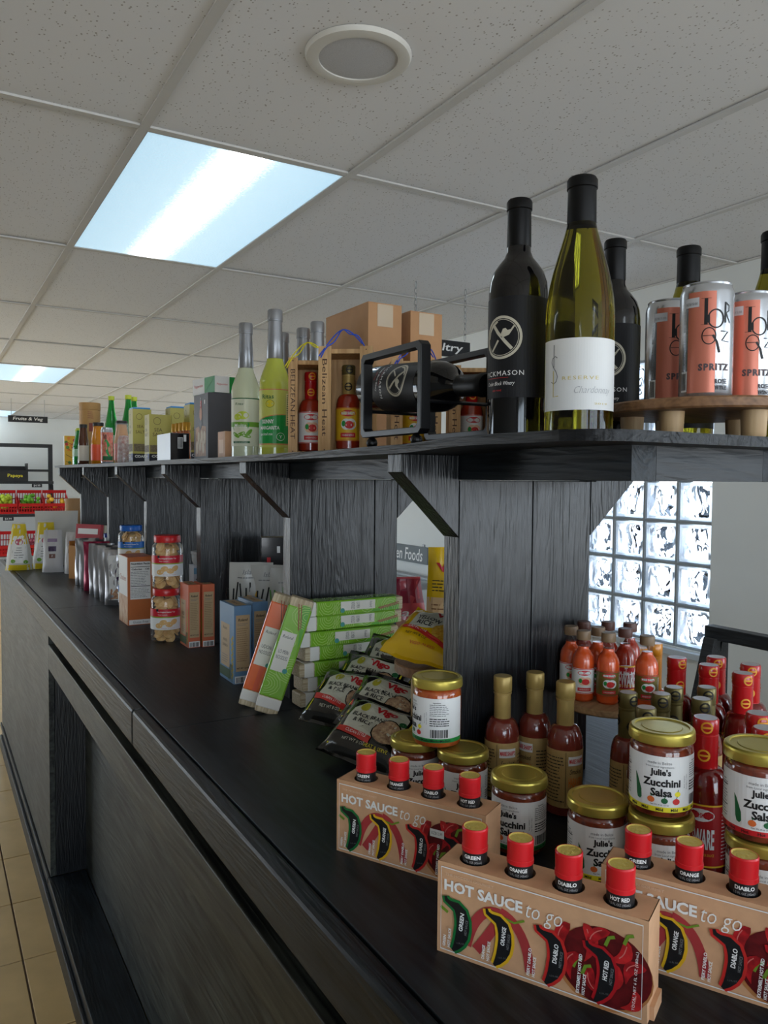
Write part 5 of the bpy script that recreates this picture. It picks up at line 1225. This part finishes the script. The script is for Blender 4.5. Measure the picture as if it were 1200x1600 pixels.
def grain_side(mb, q, d, h):
    mb.prt(RC(-d*.40,h*.16,d*.40,h*.88), KPAN, q, 0); mb.prt(T('Roland', 0, h*.82, w=d*.55, h=h*.035, shear=.2, bold=.02), INK, q, 1); mb.prt(T('BLANCO', 0, h*.76, w=d*.5) if False else LINES(-d*.3,h*.74,d*.3,h*.78,2,.3,1), GRYINK, q, 1); mb.prt(LINES(-d*.33,h*.28,d*.33,h*.72,16,.28,4), M('tan_small_print', (140,112,80), .5), q, 1); mb.prt(T('NET WT 12 OZ', 0, h*.20, w=d*.7, h=h*.02, bold=.03), INK, q, 1); mb.prt(RC(-d*.46,h*.01,d*.46,h*.10), WHT, q, 0); mb.prt(BAR(-d*.38,h*.015,d*.38,h*.085,5), INK, q, 1)
def grain_top(mb, q, w, d): mb.prt(RC(-w*.42,-d*.3,w*.42,d*.3), KPAN, q, 0); mb.prt(T('Roland', 0, 0, w=w*.4), INK, q, 1)
R90 = R(-90)
carton('quinoa_carton', at_c(.6085,1.708), .098, .041, .176, 'blue grain carton, the nearer one on the aisle side', 'carton', R90, 'blue grain cartons', BLUC, grain_front(('WHITE','QUINOA')), grain_side, None, grain_top)
carton('quinoa_carton', at_c(.6635,1.742), .098, .038, .176, 'blue grain carton standing behind the nearer blue one', 'carton', R90, 'blue grain cartons', BLUC, grain_front(('WHITE','QUINOA')), grain_side, None, grain_top)
carton('rice_carton', at_c(.624,2.117), .080, .033, .172, 'salmon grain carton on the aisle side, beside the cracker jars', 'carton', R90, 'salmon grain cartons', ORC, grain_front(('RED','QUINOA')), grain_side, None, grain_top)
carton('rice_carton', at_c(.662,2.112), .080, .034, .172, 'salmon grain carton right behind the aisle-side salmon one', 'carton', R90, 'salmon grain cartons', ORC, grain_front(('RED','QUINOA')), grain_side, None, grain_top)
# cracker carton
CRC = M('orange_brown_carton', (190,106,54), .40, var=.04, vscale=20)
def crk_side(mb, q, d, h):
    mb.prt(RC(-d*.40,h*.38,d*.40,h*.93), LBLW, q, 0); mb.prt(T('Nutrition Facts', 0, h*.90, w=d*.74, h=h*.028, bold=.04), INK, q, 1); mb.prt(RC(-d*.38,h*.85,d*.38,h*.857), INK, q, 1); mb.prt(T('Calories   130', 0, h*.82, w=d*.7, h=h*.026, bold=.03), INK, q, 1); mb.prt(LINES(-d*.38,h*.58,d*.34,h*.79,9,.3,3), GRYINK, q, 1); mb.prt(RC(-d*.38,h*.565,d*.38,h*.575), INK, q, 1); mb.prt(LINES(-d*.38,h*.48,d*.34,h*.55,3,.3,5), GRYINK, q, 1); mb.prt(RC(-d*.38,h*.468,d*.38,h*.472), INK, q, 1); mb.prt(LINES(-d*.38,h*.40,d*.34,h*.46,3,.3,6), GRYINK, q, 1); mb.prt(RC(-d*.45,h*.01,d*.45,h*.08), WHT, q, 0); mb.prt(T('Gluten Free', 0, h*.045, w=d*.6), GRYINK, q, 1)
def crk_front(mb, q, w, h):
    mb.prt(RC(-w*.48,h*.42,w*.48,h*.99), LBLW, q, 0); mb.prt(RC(-w*.48,h*.01,w*.48,h*.42), M('cracker_photo_print', (196,140,96), .5, rgb2=(224,190,150), vscale=40), q, 0); mb.prt(T('Crackers', 0, h*.68, w=w*.7, h=h*.08, shear=.2), M('russet_print', (170,80,40), .5), q, 1)
carton('cracker_carton', at_c(.575,2.546), .126, .078, .214, 'orange-brown cracker carton with nutrition panel, in front of the blue-lidded jar', 'carton', R90, None, CRC, crk_front, crk_side)

# ---- cracker jars, every cracker inside its own thing
PLAS = clear_film('clear_jar_plastic', (.97,.97,.96), .05, .03); CKM = M('golden_cracker', (236,200,140), .6, rgb2=(214,166,100), vscale=55); RLID = M('red_jar_lid', (196,32,36), .3); BLID = M('blue_jar_lid', (30,98,186), .3)
LBR = M('jar_label_red', (198,28,48), .35); LBB = M('jar_label_blue', (24,104,186), .35); OLG = M('olive_stripe_print', (140,156,40), .4)
ckp = MB(); ckp.lathe([(0,-.0022),(.012,-.0024),(.0148,-.0012),(.0148,.0012),(.012,.0024),(0,.0022)], CKM, 12)
ck_first = [None]
def cracker_jar(x, y, lev, blue, label, seed, inside, show=True):
    r, h = .0425, .149; z = lev*.1495
    t = thing('cracker_jar', label, 'jar', at_c(x, y, z), face_cam(x, y, R(-6)), 'clear cracker tubs')
    mb = MB(); mb.lathe([(0,.0008),(r*.88,.0),(r*.97,.003),(r,.012),(r,.050),(r*.965,.056),(r*.965,.060),(r,.066),(r,.112),(r*.96,.121),(r*.80,.127),(r*.78,.130)], PLAS, 36); mb.build('tub', t)
    mb = MB(); mb.lathe([(r*.80,.1295),(r*.86,.1297),(r*.87,.131),(r*.87,.147),(r*.84,.149),(0,.149)], BLID if blue else RLID, 36); mb.build('lid', t)
    mb = MB(); q = cyl(r+.0004); m = LBB if blue else LBR; u0 = -.075
    mb.prt(RC(u0,.073,.075,.094,28,1), m, q, 0); mb.prt(RC(u0,.0695,.075,.073,28,1), OLG, q, 0); mb.prt(RC(u0,.036,.075,.0695,28,1), LBLW, q, 0)
    mb.prt(T('The Original Cracker Tub', .004, .0855, w=.050, h=.0046, bold=.02), WHT, q, 1); mb.prt(T('Water Crackers', -.006, .0785, w=.026, h=.003), WHT, q, 1); mb.prt(RC(-.024,.0875,-.017,.0945,3,1), NAVY, q, 2)
    for a, b, c in ((-.004,.057,.3),(.012,.051,-.2),(.026,.058,.5),(-.016,.048,.1)): mb.prt(EL(a, b, .0105, .0075, 14, c), M('cracker_print', (220,176,112), .5), q, 1)
    mb.prt(T('Ready to serve', .010, .0405, w=.036, h=.0022), LBR, q, 2); mb.build('label', t)
    if not show: return
    rnd = random.Random(seed); n = 0
    for lvl in range(11):
        zz = .006+.0106*lvl
        for k in range(6 if lvl % 2 else 5):
            rr = .0255 if k else .008
            if lvl >= 9: rr *= .85
            a = 2*math.pi*k/5.0+lvl*1.1+rnd.uniform(-.3, .3)
            if ck_first[0] is None: o = ckp.build('cracker'); ck_first[0] = o
            else: o = ck_first[0].copy(); COL.objects.link(o)
            o.location = (x+rr*math.cos(a), y+rr*math.sin(a), CT+z+zz+.005)
            tilt = rnd.uniform(.05, .5) if k == 0 else rnd.uniform(.5, 1.25)
            o.rotation_euler = (rnd.uniform(-.35, .35), tilt, a+rnd.uniform(-.4, .4))
            tag(o, 'round golden cracker inside the %s' % inside, 'cracker', 'crackers in the %s' % inside)
cracker_jar(.585,2.218,0,False,'lower clear cracker tub with a red lid, behind the salmon cartons',1,'lower red-lidded tub')
cracker_jar(.590,2.222,1,False,'upper clear cracker tub with a red lid',2,'upper red-lidded tub')
cracker_jar(.605,2.745,0,True,'lower cracker tub hidden behind the cracker carton',3,'hidden tub',False)
cracker_jar(.605,2.745,1,True,'clear cracker tub with a blue lid rising above the cracker carton',4,'blue-lidded tub')
WCT = M('pale_blue_carton', (206,212,226), .45)
carton('wafer_carton', at_c(.742,2.400), .060, .050, .190, 'pale wafer carton right behind the red-lidded tubs', 'carton', 0, None, WCT, lambda mb, q, w, h: (mb.prt(LINES(-w*.4,h*.2,w*.4,h*.8,12,.3,2), NAVY, q, 0), mb.prt(RC(-w*.5,h*.86,w*.5,h*.96), M('aqua_print', (120,170,206), .5), q, 0)))
t = thing('clear_tub', 'round clear tub lying on the pale wafer carton', 'tub', at_c(.745,2.402,.1903))
mb = MB(); mb.lathe([(0,.001),(.024,0),(.030,.012),(.031,.034),(.029,.036),(0,.040)], clear_film('frosted_tub_plastic', (.9,.92,.92), .15, .35), 24); mb.build('tub', t)
mb = MB(); mb.lathe([(.0312,.033),(.033,.034),(.033,.041),(.030,.042),(0,.0425)], clear_film('frosted_tub_plastic'), 24); mb.build('lid', t)

# ---- snack pouches with zebra stripes in front of a wire rack
ZBG = M('pale_grey_pouch', (186,184,178), .34, coat=.2); ZYEL = M('golden_print', (214,160,36), .4); ZGRN = M('grass_print', (92,160,60), .4); ZBRN = M('reddish_print', (120,84,76), .4)
def zoo(col, sd):
    def f(mb, q, w, h):
        mb.prt(T('Island', 0, h*.90, w=w*.36, shear=.25), GRYINK, q, 1); rnd = random.Random(sd)
        for k in range(9):
            a = -w*.44+w*.11*k; mb.prt(ST([(a,h*.30),(a+w*.03*rnd.uniform(-1,1),h*.56),(a+w*.06*rnd.uniform(-1,1),h*(.72+.1*rnd.random()))], w*.036), INK if col != ZGRN else ZGRN, q, 1)
        if col == ZYEL: mb.prt(sub(EL(-w*.02,h*.56,w*.28,h*.10,14),1), ZYEL, q, 2); mb.prt(EL(w*.22,h*.66,w*.12,h*.06,10), ZYEL, q, 2); mb.prt(RING(0,h*.50,w*.10,w*.05,14), INK, q, 3)
        elif col == ZBRN:
            for k in range(4): mb.prt(ST([(-w*.3+w*.2*k,h*.25),(-w*.2+w*.2*k,h*.58)], w*.05), ZBRN, q, 2)
        mb.prt(LINES(-w*.3,h*.82,w*.3,h*.86,1,.25,sd), GRYINK, q, 1)
    return f
for k, (x, y, c, lab) in enumerate(((.722,1.905,ZYEL,'grey snack pouch with a yellow animal, first in its row'), (.765,1.872,ZBRN,'grey striped snack pouch in the middle of its row'), (.806,1.836,ZGRN,'grey snack pouch with green grass stripes, nearest the upright'))):
    pouch('snack_pouch', at_c(x, y), R(-30), .112, .245-.006*k, .040, lab, 'pouch', ZBG, 'striped snack pouches', zoo(c, k+2), seed=20+k)
t = thing('wire_rack', 'thin black wire rack holding the snack pouches', 'rack', at_c(.715,1.930), R(-30))
mb = MB()
for x in (-.055, -.02): mb.tube([(x,.05,.002),(x,.06,.10),(x,.055,.165),(x,.045,.170),(x,.02,.150),(x,-.04,.002)], .0016, BKM, 6)
mb.tube([(-.055,.05,.002),(.12,.05,.002)], .0016, BKM, 6); mb.tube([(-.055,-.04,.002),(.12,-.04,.002)], .0016, BKM, 6); mb.build('wire', t)
def rbk(mb, q, w, h):
    mb.prt(RC(-w*.32,h*.05,-w*.2,h*.82), VRED, q, 0); mb.prt(RC(w*.2,h*.05,w*.32,h*.82), VRED, q, 0); mb.prt(RC(-w*.16,h*.30,w*.16,h*.72), M('cream_panel_print', (206,180,120), .5), q, 0); mb.prt(RC(-w*.05,h*.42,w*.06,h*.62), M('figure_blue_print', (70,80,110), .5), q, 1); mb.prt(RC(w*.0,h*.86,w*.1,h*.92), WHT, q, 0)
carton('black_red_carton', at_c(.835,2.010), .085, .050, .300, 'tall black carton with red bars behind the snack pouches', 'carton', R(-20), None, KBOX, rbk, None, rbk, lambda mb, q, w, d: mb.prt(RC(-w/2,-d/2,w/2,d/2), CREAMW, q, 0))

# ---- silver pouches in a row, caps and tea behind
SILF = M('silver_foil_pouch', (176,176,180), .30, metal=.85, bump=.6, bscale=28, stretch=(1,1,.2)); SILR = M('crimson_foil_pouch', (150,40,70), .3, metal=.4, bump=.2, bscale=40); PURP = M('dark_purple_print', (56,34,74), .4)
ordn = ('farthest', 'second farthest', 'third from the far end', 'fourth from the far end', 'third nearest', 'second nearest', 'nearest')
for k in range(7):
    y = 3.54-.102*k; x = .596+.001*k
    pouch('foil_pouch', at_c(x, y), R(-12+3*(k % 2)), .098, .20, .072, '%s silver foil pouch in the row along the counter' % ordn[k] if k != 2 else 'crimson foil pouch among the silver ones along the counter', 'pouch', SILR if k == 2 else SILF, 'silver foil pouches', (lambda mb, q, w, h: (mb.prt(sub(RC(-w*.36,h*.1,w*.40,h*.9,6,6),0), LBLW, q, 0), mb.prt(sub(EL(w*.06,h*.6,w*.2,h*.18,14),1), PURP, q, 1), mb.prt(RC(-w*.3,h*.12,w*.36,h*.3,6,2), M('muesli_print', (160,110,80), .5, rgb2=(206,160,120), vscale=120), q, 1))) if k == 6 else None, seed=40+k, wob=.004)
CAPB = M('navy_bottle_cap', (40,60,140), .35); CAPW = M('white_bottle_cap', (222,222,220), .4); PLB = M('white_plastic_bottle', (206,210,212), .3)
for k in range(5):
    x, y = ((.690,3.578),(.770,3.580),(.690,3.500),(.770,3.502),(.850,3.540))[k]
    t = thing('capped_bottle', ('rear blue-capped plastic bottle behind the foil pouches', 'rear white-capped plastic bottle behind the foil pouches', 'front blue-capped plastic bottle behind the foil pouches', 'front white-capped plastic bottle behind the foil pouches', 'blue-capped plastic bottle furthest in, behind the upright')[k], 'bottle', at_c(x, y), 0, 'capped bottles behind the foil pouches')
    mb = MB(); mb.lathe([(0,.001),(.034,0),(.036,.004),(.036,.15),(.030,.17),(.014,.185),(.014,.197),(0,.197)], PLB, 24); mb.build('bottle', t)
    mb = MB(); mb.lathe([(.0145,.1975),(.0185,.198),(.0185,.2135),(.017,.2155),(0,.2155)], CAPB if k % 2 == 0 else CAPW, 20); mb.build('cap', t)
    mb = MB(); mb.prt(RC(-.08,.05,.08,.13,24,1), LBLW if k % 2 else M('aqua_label_paper', (150,186,206), .4), cyl(.036), 0); mb.build('label', t)
TRAY = M('kraft_tray', (186,128,60), .6)
t = thing('tea_tray', 'kraft display tray full of coloured tea packets', 'tray', at_c(.700,3.785), R(-55))
mb = MB(); a, b, e = .085, .115, .003
mb.box(-a,a,-b,b,0,.003,TRAY); mb.box(-a,a,-b,-b+e,.003,.15,TRAY); mb.box(-a,a,b-e,b,.003,.20,TRAY); mb.box(-a,-a+e,-b+e,b-e,.003,.17,TRAY); mb.box(a-e,a,-b+e,b-e,.003,.17,TRAY); mb.build('tray', t)
TC = [('crimson',(176,36,48)),('ivory',(214,206,180)),('green',(24,128,70)),('pink',(206,110,110)),('wine red',(140,30,40)),('lime',(190,190,60)),('scarlet',(206,60,40)),('amber',(214,150,50))]
for k, (nm, c) in enumerate(TC):
    yy = -.095+.0255*k; cx, sx_ = math.cos(R(-55)), math.sin(R(-55))
    px, py = .700-yy*sx_, 3.785+yy*cx
    pk = thing('tea_packet', '%s tea packet standing in the kraft tray' % nm, 'packet', at_c(px, py, .0035), 0, 'tea packets in the kraft tray', rot=(R(-6), 0, R(-55)))
    m = M('tea_%s' % nm.replace(' ', '_'), c, .45); mb = MB(); mb.box(-.074,.074,-.0095,.0095,0,.245-.004*k,m); mb.build('carton', pk, bevel=.001)
    mb = MB(); mb.prt(RC(-.06,.20,.06,.225), WHT, pfront(-.0095), 0); mb.prt(RC(-.05,.05,.05,.18), CREAMW, pfront(-.0095), 0); mb.build('print', pk)
# ---- paper bags at the far end
WBAG = M('white_paper_bag', (212,210,204), .6, var=.03); FLOURY = M('flour_yellow_print', (222,196,40), .45); PINKP = M('rose_print', (196,90,110), .5)
def flour(mb, q, w, h):
    mb.prt(sub(RC(-w*.5,0,w*.5,h*.12,8,2),0), FLOURY, q, 0); mb.prt(sub(RC(-w*.5,h*.55,w*.5,h*.97,8,4),0), FLOURY, q, 0); mb.prt(sub(RC(-w*.34,h*.16,w*.34,h*.72,6,6),0), WHT, q, 1); mb.prt(EL(0,h*.6,w*.2,h*.07,12), PINKP, q, 2); mb.prt(EL(-w*.25,h*.2,w*.1,h*.04,8), LEAFG, q, 2); mb.prt(EL(w*.25,h*.18,w*.1,h*.04,8), LEAFG, q, 2); mb.prt(LINES(-w*.2,h*.25,w*.2,h*.5,5,.3,2), GRYINK, q, 2)
pouch('flour_bag', at_c(.395,4.245), R(-6), .130, .235, .090, 'white and yellow flour bag at the far left end of the counter', 'bag', WBAG, 'flour bags', flour, topw=.46, seed=60)
pouch('flour_bag', at_c(.520,4.260), R(-10), .130, .240, .090, 'white and yellow flour bag, the right one of the pair', 'bag', WBAG, 'flour bags', flour, topw=.55, seed=61)
GPO = M('pale_grey_matt_pouch', (200,198,198), .5)
def gp(mb, q, w, h): mb.prt(RC(-w*.2,h*.5,w*.2,h*.62,4,2), PURP, q, 0); mb.prt(RC(-w*.25,h*.72,w*.25,h*.8,4,1), M('lilac_print', (150,130,160), .5), q, 0); mb.prt(RC(-w*.16,h*.34,w*.16,h*.44,3,1), ZBRN, q, 0)
pouch('coffee_pouch', at_c(.528,4.075), R(-16), .098, .205, .060, 'pale grey pouch with purple squares, in front of the clear pouch', 'pouch', GPO, 'pale grey pouches', gp, topw=.8, seed=62)
pouch('coffee_pouch', at_c(.605,3.965), R(-30), .088, .200, .060, 'pale grey pouch leaning right, beside the tea tray', 'pouch', GPO, 'pale grey pouches', gp, topw=.8, seed=63)
pouch('wide_pouch', at_c(.590,4.400), R(-8), .215, .285, .085, 'wide blank white pouch standing behind the small pouches', 'pouch', M('milky_film_pouch', (206,204,198), .35, coat=.2), None, None, seed=64, topw=.97)
KRL = M('kraft_roll_paper', (170,132,92), .7)
for (x, y, r, h, lab) in ((.700,4.560,.046,.345,'tall kraft paper roll behind the wide white pouch'), (.790,4.520,.030,.270,'short pale paper roll beside the tall kraft roll')):
    t = thing('paper_roll', lab, 'paper roll', at_c(x, y), 0, 'paper rolls')
    mb = MB(); mb.lathe([(r*.45,0),(r,0),(r,h),(r*.45,h),(r*.45,0)], KRL, 28); mb.build('roll', t)
    mb = MB(); mb.lathe([(r*.30,.001),(r*.44,.001),(r*.44,h+.002),(r*.30,h+.002),(r*.30,.001)], M('roll_core_card', (206,190,160), .7), 20); mb.build('core', t)
# ================================================================ BACKGROUND: SIGNS, FREEZER, RACKS
SIGNB = M('black_sign_board', (30,31,34), .5); SIGNG = M('grey_sign_board', (104,112,116), .5); CHAINM = M('chain_metal', (170,172,174), .35, metal=.6)
def hang_sign(x, y, z, w, h, text, label, hole=.8, chain=True, rz=0.0):
    t = thing('hanging_sign', label, 'sign', (x, y, z), rz)
    mb = MB(); mb.box(-w/2, w/2, -.006, .006, 0, h, SIGNB); mb.prt(T(text, 0, h*.5, w=w*.76, h=h*.62, shear=.15, bold=.015), WHT, pfront(-.006), 0); mb.build('board', t)
    for s in (-1, 1):
        mb = MB()
        if chain:
            n = int((CEIL-z-h)/.028)
            for k in range(n):
                zc = h+.010+(CEIL-z-h-.014)*(k+.5)/n; r = (CEIL-z-h)/n*.62; pts = []
                for i in range(10):
                    a = 2*math.pi*i/10; o = .007*math.sin(a)
                    pts.append((s*w*.42+(o if k % 2 else 0), (0 if k % 2 else o), zc+r*math.cos(a)))
                mb.tube(pts, .0016, CHAINM, 5, True)
        else: mb.tube([(s*w*.42,0,h),(s*w*.42,0,CEIL-z)], .003, CHAINM, 5)
        mb.build('hanger', t)
    return t
hang_sign(2.095, 3.060, E+.585, .335, .075, 'Poultry', 'black hanging sign reading Poultry beside the cardboard boxes')
hang_sign(1.045, 10.05, E+.640, .425, .075, 'Fruits & Veg', 'black hanging sign reading Fruits and Veg over the produce rack', chain=False)
# chest freezer along the right wall with its sign
FRW = M('freezer_white', (206,210,212), .4); FRA = M('freezer_trim', (150,154,158), .35, metal=.4)
t = thing('chest_freezer', 'white chest freezer with a sliding glass lid along the right wall', 'freezer', (2.56, 4.95, 0))
mb = MB(); mb.box(-.33,.33,-.9,-.86,.06,.84,FRW); mb.box(-.33,.33,.86,.9,.06,.84,FRW); mb.box(-.33,-.29,-.86,.86,.06,.84,FRW); mb.box(.29,.33,-.86,.86,.06,.84,FRW); mb.box(-.29,.29,-.86,.86,.06,.30,FRW); mb.build('cabinet', t, bevel=.006)
mb = MB(); mb.box(-.34,.34,-.91,-.85,.84,.875,FRA); mb.box(-.34,.34,.85,.91,.84,.875,FRA); mb.box(-.34,-.28,-.85,.85,.84,.875,FRA); mb.box(.28,.34,-.85,.85,.84,.875,FRA); mb.build('rim', t, bevel=.004)
for a, b, z in ((-.85,.03,.862),(-.03,.85,.870)):
    mb = MB(); mb.box(-.28,.28,a,b,z-.004,z+.002,clear_film('lid_glass', (.85,.9,.9), .02)); mb.build('glass_lid', t)
mb = MB(); mb.box(-.31,.31,-.88,.88,0,.06,M('freezer_plinth', (60,62,64), .6)); mb.build('plinth', t)
t = thing('freezer_sign', 'grey sign board reading Frozen Foods above the chest freezer', 'sign', (XR-.012, 4.72, E-.575))
mb = MB(); mb.box(-.008, .008, -.32, .32, 0, .118, SIGNG); mb.prt(T('Frozen Foods', 0, .058, w=.52, h=.085, shear=.15, bold=.01), WHT, pleft(-.008), 0); mb.build('board', t)
for s in (-1, 1):
    mb = MB(); mb.box(.004, .0118, s*.25-.012, s*.25+.012, .118, .135, FRA); mb.build('bracket', t)
# frozen food packs inside are out of sight; a pink tub rack stands by the glass blocks
RKB = wood('rack_black_wood', (14,15,17), (44,46,50), 'Y', rough=.45, bump=.3)
t = thing('display_rack', 'black wooden display rack frame under the glass block window', 'rack', (2.30, 1.30, 0))
def beam(name, p, q, s=.045, par=None, mat=None):
    p, q = Vector(p), Vector(q); d = (q-p).normalized(); up = Vector((0,1,0)) if abs(d.y) < .9 else Vector((0,0,1))
    x = d.cross(up).normalized(); y = x.cross(d); mb = MB(); h = s/2
    v = [c+x*a*h+y*b*h for c in (p, q) for a, b in ((-1,-1),(1,-1),(1,1),(-1,1))]
    mb.add(v, [(0,1,2,3)[::-1],(4,5,6,7),(0,1,5,4),(1,2,6,5),(2,3,7,6),(3,0,4,7)], mat or RKB); return mb.build(name, par, bevel=.002)
for y in (-.42, .42):
    beam('sloped_leg', (.02,y,.985), (-.26,y,.02), .045, t); beam('rear_post', (.05,y,.98), (.05,y,.01), .045, t)
beam('top_rail', (.035,-.45,1.005), (.035,.45,1.005), .045, t)
for z, xo in ((.32,-.16),(.66,-.06)):
    beam('front_rail', (xo-.02,-.40,z), (xo-.02,.40,z), .04, t)
    mb = MB(); mb.box(xo,.03,-.395,.395,z-.012,z+.004,RKB); mb.build('shelf_plank', t)
mb = MB(); PKT = M('pink_meat_pack', (190,90,96), .4, rgb2=(206,150,150), vscale=30)
for k in range(4):
    y = 1.30-.30+.20*k
    pk = thing('food_tub', 'clear tub of pink food on the display rack shelf, %s from the window' % ('fourth','third','second','nearest')[k], 'tub', (2.262, y, .6645), 0, 'pink food tubs')
    mb = MB(); mb.box(-.055,.045,-.080,.080,.002,.085,PKT); mb.build('food', pk, bevel=.012)
    mb = MB(); mb.box(-.058,.048,-.084,.084,0,.088,PLAS); mb.build('tub', pk, bevel=.01)
    mb = MB(); mb.box(-.061,.051,-.087,.087,.0885,.098,clear_film('frosted_tub_plastic')); mb.build('lid', pk, bevel=.004)
# produce rack at the far wall
t = thing('produce_rack', 'tall black produce rack with red crates against the far wall', 'rack', (.55, 12.55, 0))
for x in (-1.25, -.10, 1.10):
    beam('post', (x,.38,0), (x,.38,1.97), .06, t); beam('front_leg', (x,-.10,0), (x,.34,1.40), .06, t)
beam('top_rail', (-1.28,.38,1.995), (1.13,.38,1.995), .055, t)
for z, yo in ((1.46,.16),(.98,.02),(.42,-.14)):
    mb = MB(); mb.box(-1.25,1.10,yo-.12,.35,z-.04,z,RKB); mb.build('shelf_plank', t)
beam('mid_rail', (-1.25,.345,1.62), (1.10,.345,1.62), .035, t)
RCR = M('red_crate_plastic', (186,30,34), .4); LIMEM = M('lime_skin', (96,160,40), .45, var=.25, vscale=8); LEMM = M('lemon_skin', (222,176,50), .45, var=.15, vscale=8); ONIM = M('red_onion_skin', (140,60,76), .4, var=.25, vscale=10); YLIM = M('yellow_green_fruit', (170,190,50), .45, var=.2, vscale=8)
def fruit_mesh(r, m):
    mb = MB(); mb.lathe([(0,-r),(r*.45,-r*.88),(r*.85,-r*.5),(r,0),(r*.85,r*.5),(r*.45,r*.88),(0,r*1.04)], m, 10); return mb
fproto = {}
def red_crate(x, y, z, label, fruit=None, n=26, rx=R(20)):
    t = thing('produce_crate', label, 'crate', (x, y, z), 0, 'red plastic produce crates', rot=(rx, 0, 0))
    w, d, h, e = .165, .15, .20, .008
    mb = MB(); mb.box(-w,w,-d,d,0,e,RCR); mb.build('bottom', t)
    for nm, a in (('front_wall', (-w,w,-d,-d+e)), ('back_wall', (-w,w,d-e,d)), ('side_wall', (-w,-w+e,-d+e,d-e)), ('side_wall', (w-e,w,-d+e,d-e))):
        mb = MB(); x0, x1, y0, y1 = a; hh = h*(.78 if nm == 'front_wall' else 1.25 if nm == 'back_wall' else 1.0)
        lx = x1-x0 > y1-y0; L0, L1 = (x0, x1) if lx else (y0, y1)
        def bb(p, q, c, g):
            mb.box(p, q, y0, y1, c, g, RCR) if lx else mb.box(x0, x1, p, q, c, g, RCR)
        bb(L0, L1, e, .03); bb(L0, L1, hh-.045, hh); k = 9; st = (L1-L0)/k
        for i in range(k+1):
            c = L0+(L1-L0-.010)*i/k; bb(c, c+.010, .03, hh-.045)
        bb(L0, L1, hh*.45, hh*.45+.012); mb.build(nm, t)
    if fruit:
        nm, r, m = fruit; rnd = random.Random(int(x*100)); cx, sn = math.cos(rx), math.sin(rx)
        for k in range(n):
            lx, ly = rnd.uniform(-w+.05, w-.05), rnd.uniform(-d+.05, d-.05); lz = .075+.055*(k*3//n)+rnd.uniform(0,.012)
            if nm not in fproto: o = fruit_mesh(r, m).build(nm); fproto[nm] = o
            else: o = fproto[nm].copy(); COL.objects.link(o)
            o.location = (x+lx, y+ly*cx-lz*sn, z+ly*sn+lz*cx); o.rotation_euler = (rnd.uniform(0,3), rnd.uniform(0,3), rnd.uniform(0,3))
            tag(o, '%s in the %s' % ({'lime': 'green lime', 'lemon': 'yellow lemon', 'onion': 'red onion', 'green_fruit': 'yellow-green fruit'}[nm], label), nm.replace('_', ' '), '%s in one red crate' % nm.replace('_', ' '))
            o['group'] = 'produce in the '+label
red_crate(.955, 12.40, 1.045, 'red crate at the left edge of the produce rack', ('green_fruit', .036, YLIM), 26); red_crate(1.300, 12.40, 1.045, 'middle red crate full of limes on the produce rack', ('lime', .030, LIMEM), 34); red_crate(1.640, 12.40, 1.045, 'right red crate holding a few lemons', ('lemon', .034, LEMM), 8)
red_crate(1.310, 12.18, .465, 'lower red crate behind the flour bags', ('onion', .036, ONIM), 26); red_crate(.955, 12.18, .465, 'lower red crate at the left edge of the photo', None); red_crate(1.655, 12.18, .465, 'lower red crate hidden behind the wide pouch', None)
PBX = M('black_fruit_box', (22,22,24), .45)
t = thing('fruit_box', 'black cardboard papaya box on the upper rack shelf', 'box', (1.02, 12.62, 1.4605), 0)
mb = MB(); mb.box(-.27,.27,-.15,-.135,0,.16,PBX); mb.box(-.27,.27,.135,.15,0,.22,PBX); mb.box(-.27,-.255,-.135,.135,0,.26,PBX); mb.box(.255,.27,-.135,.135,0,.26,PBX); mb.box(-.255,.255,-.135,.135,0,.01,PBX); mb.build('carton', t)
mb = MB(); q = pfront(-.15); mb.prt(T('Papaya', .10, .075, w=.20, h=.06), YELP, q, 0); mb.prt(RC(-.06,.10,.02,.15), WHT, pfront(.134), 0); mb.build('print', t)
mb = MB(); 
for (x, lab) in ((1.42,'small price card hanging under the upper rack shelf'), (1.02,'price card clipped under the middle rack shelf')):
    o = MB(); o.box(-.07,.07,-.003,.003,-.05,0,SIGNB); o.prt(T('$4.99', 0, -.025, w=.09), WHT, pfront(-.003), 0)
    tag(o.build('price_card', loc=(x, 12.585 if x > 1.2 else 12.445, 1.4195 if x > 1.2 else .9395)), lab, 'price card', 'rack price cards')
# ---- labels and prints belong to the part that carries them (thing > part > sub-part)
BODY = ('glass', 'carton', 'body', 'tub', 'bag', 'pouch', 'wrapper', 'bottle', 'tube')
for root in [o for o in S.objects if o.parent is None and o.children]:
    kids = list(root.children)
    body = [k for k in kids if k.name.split('.')[0] in BODY]
    if not body: continue
    for k in kids:
        if k.name.split('.')[0] in ('label', 'print', 'front_print', 'pull_tab', 'tape', 'flap') and k is not body[0]: k.parent = body[0]
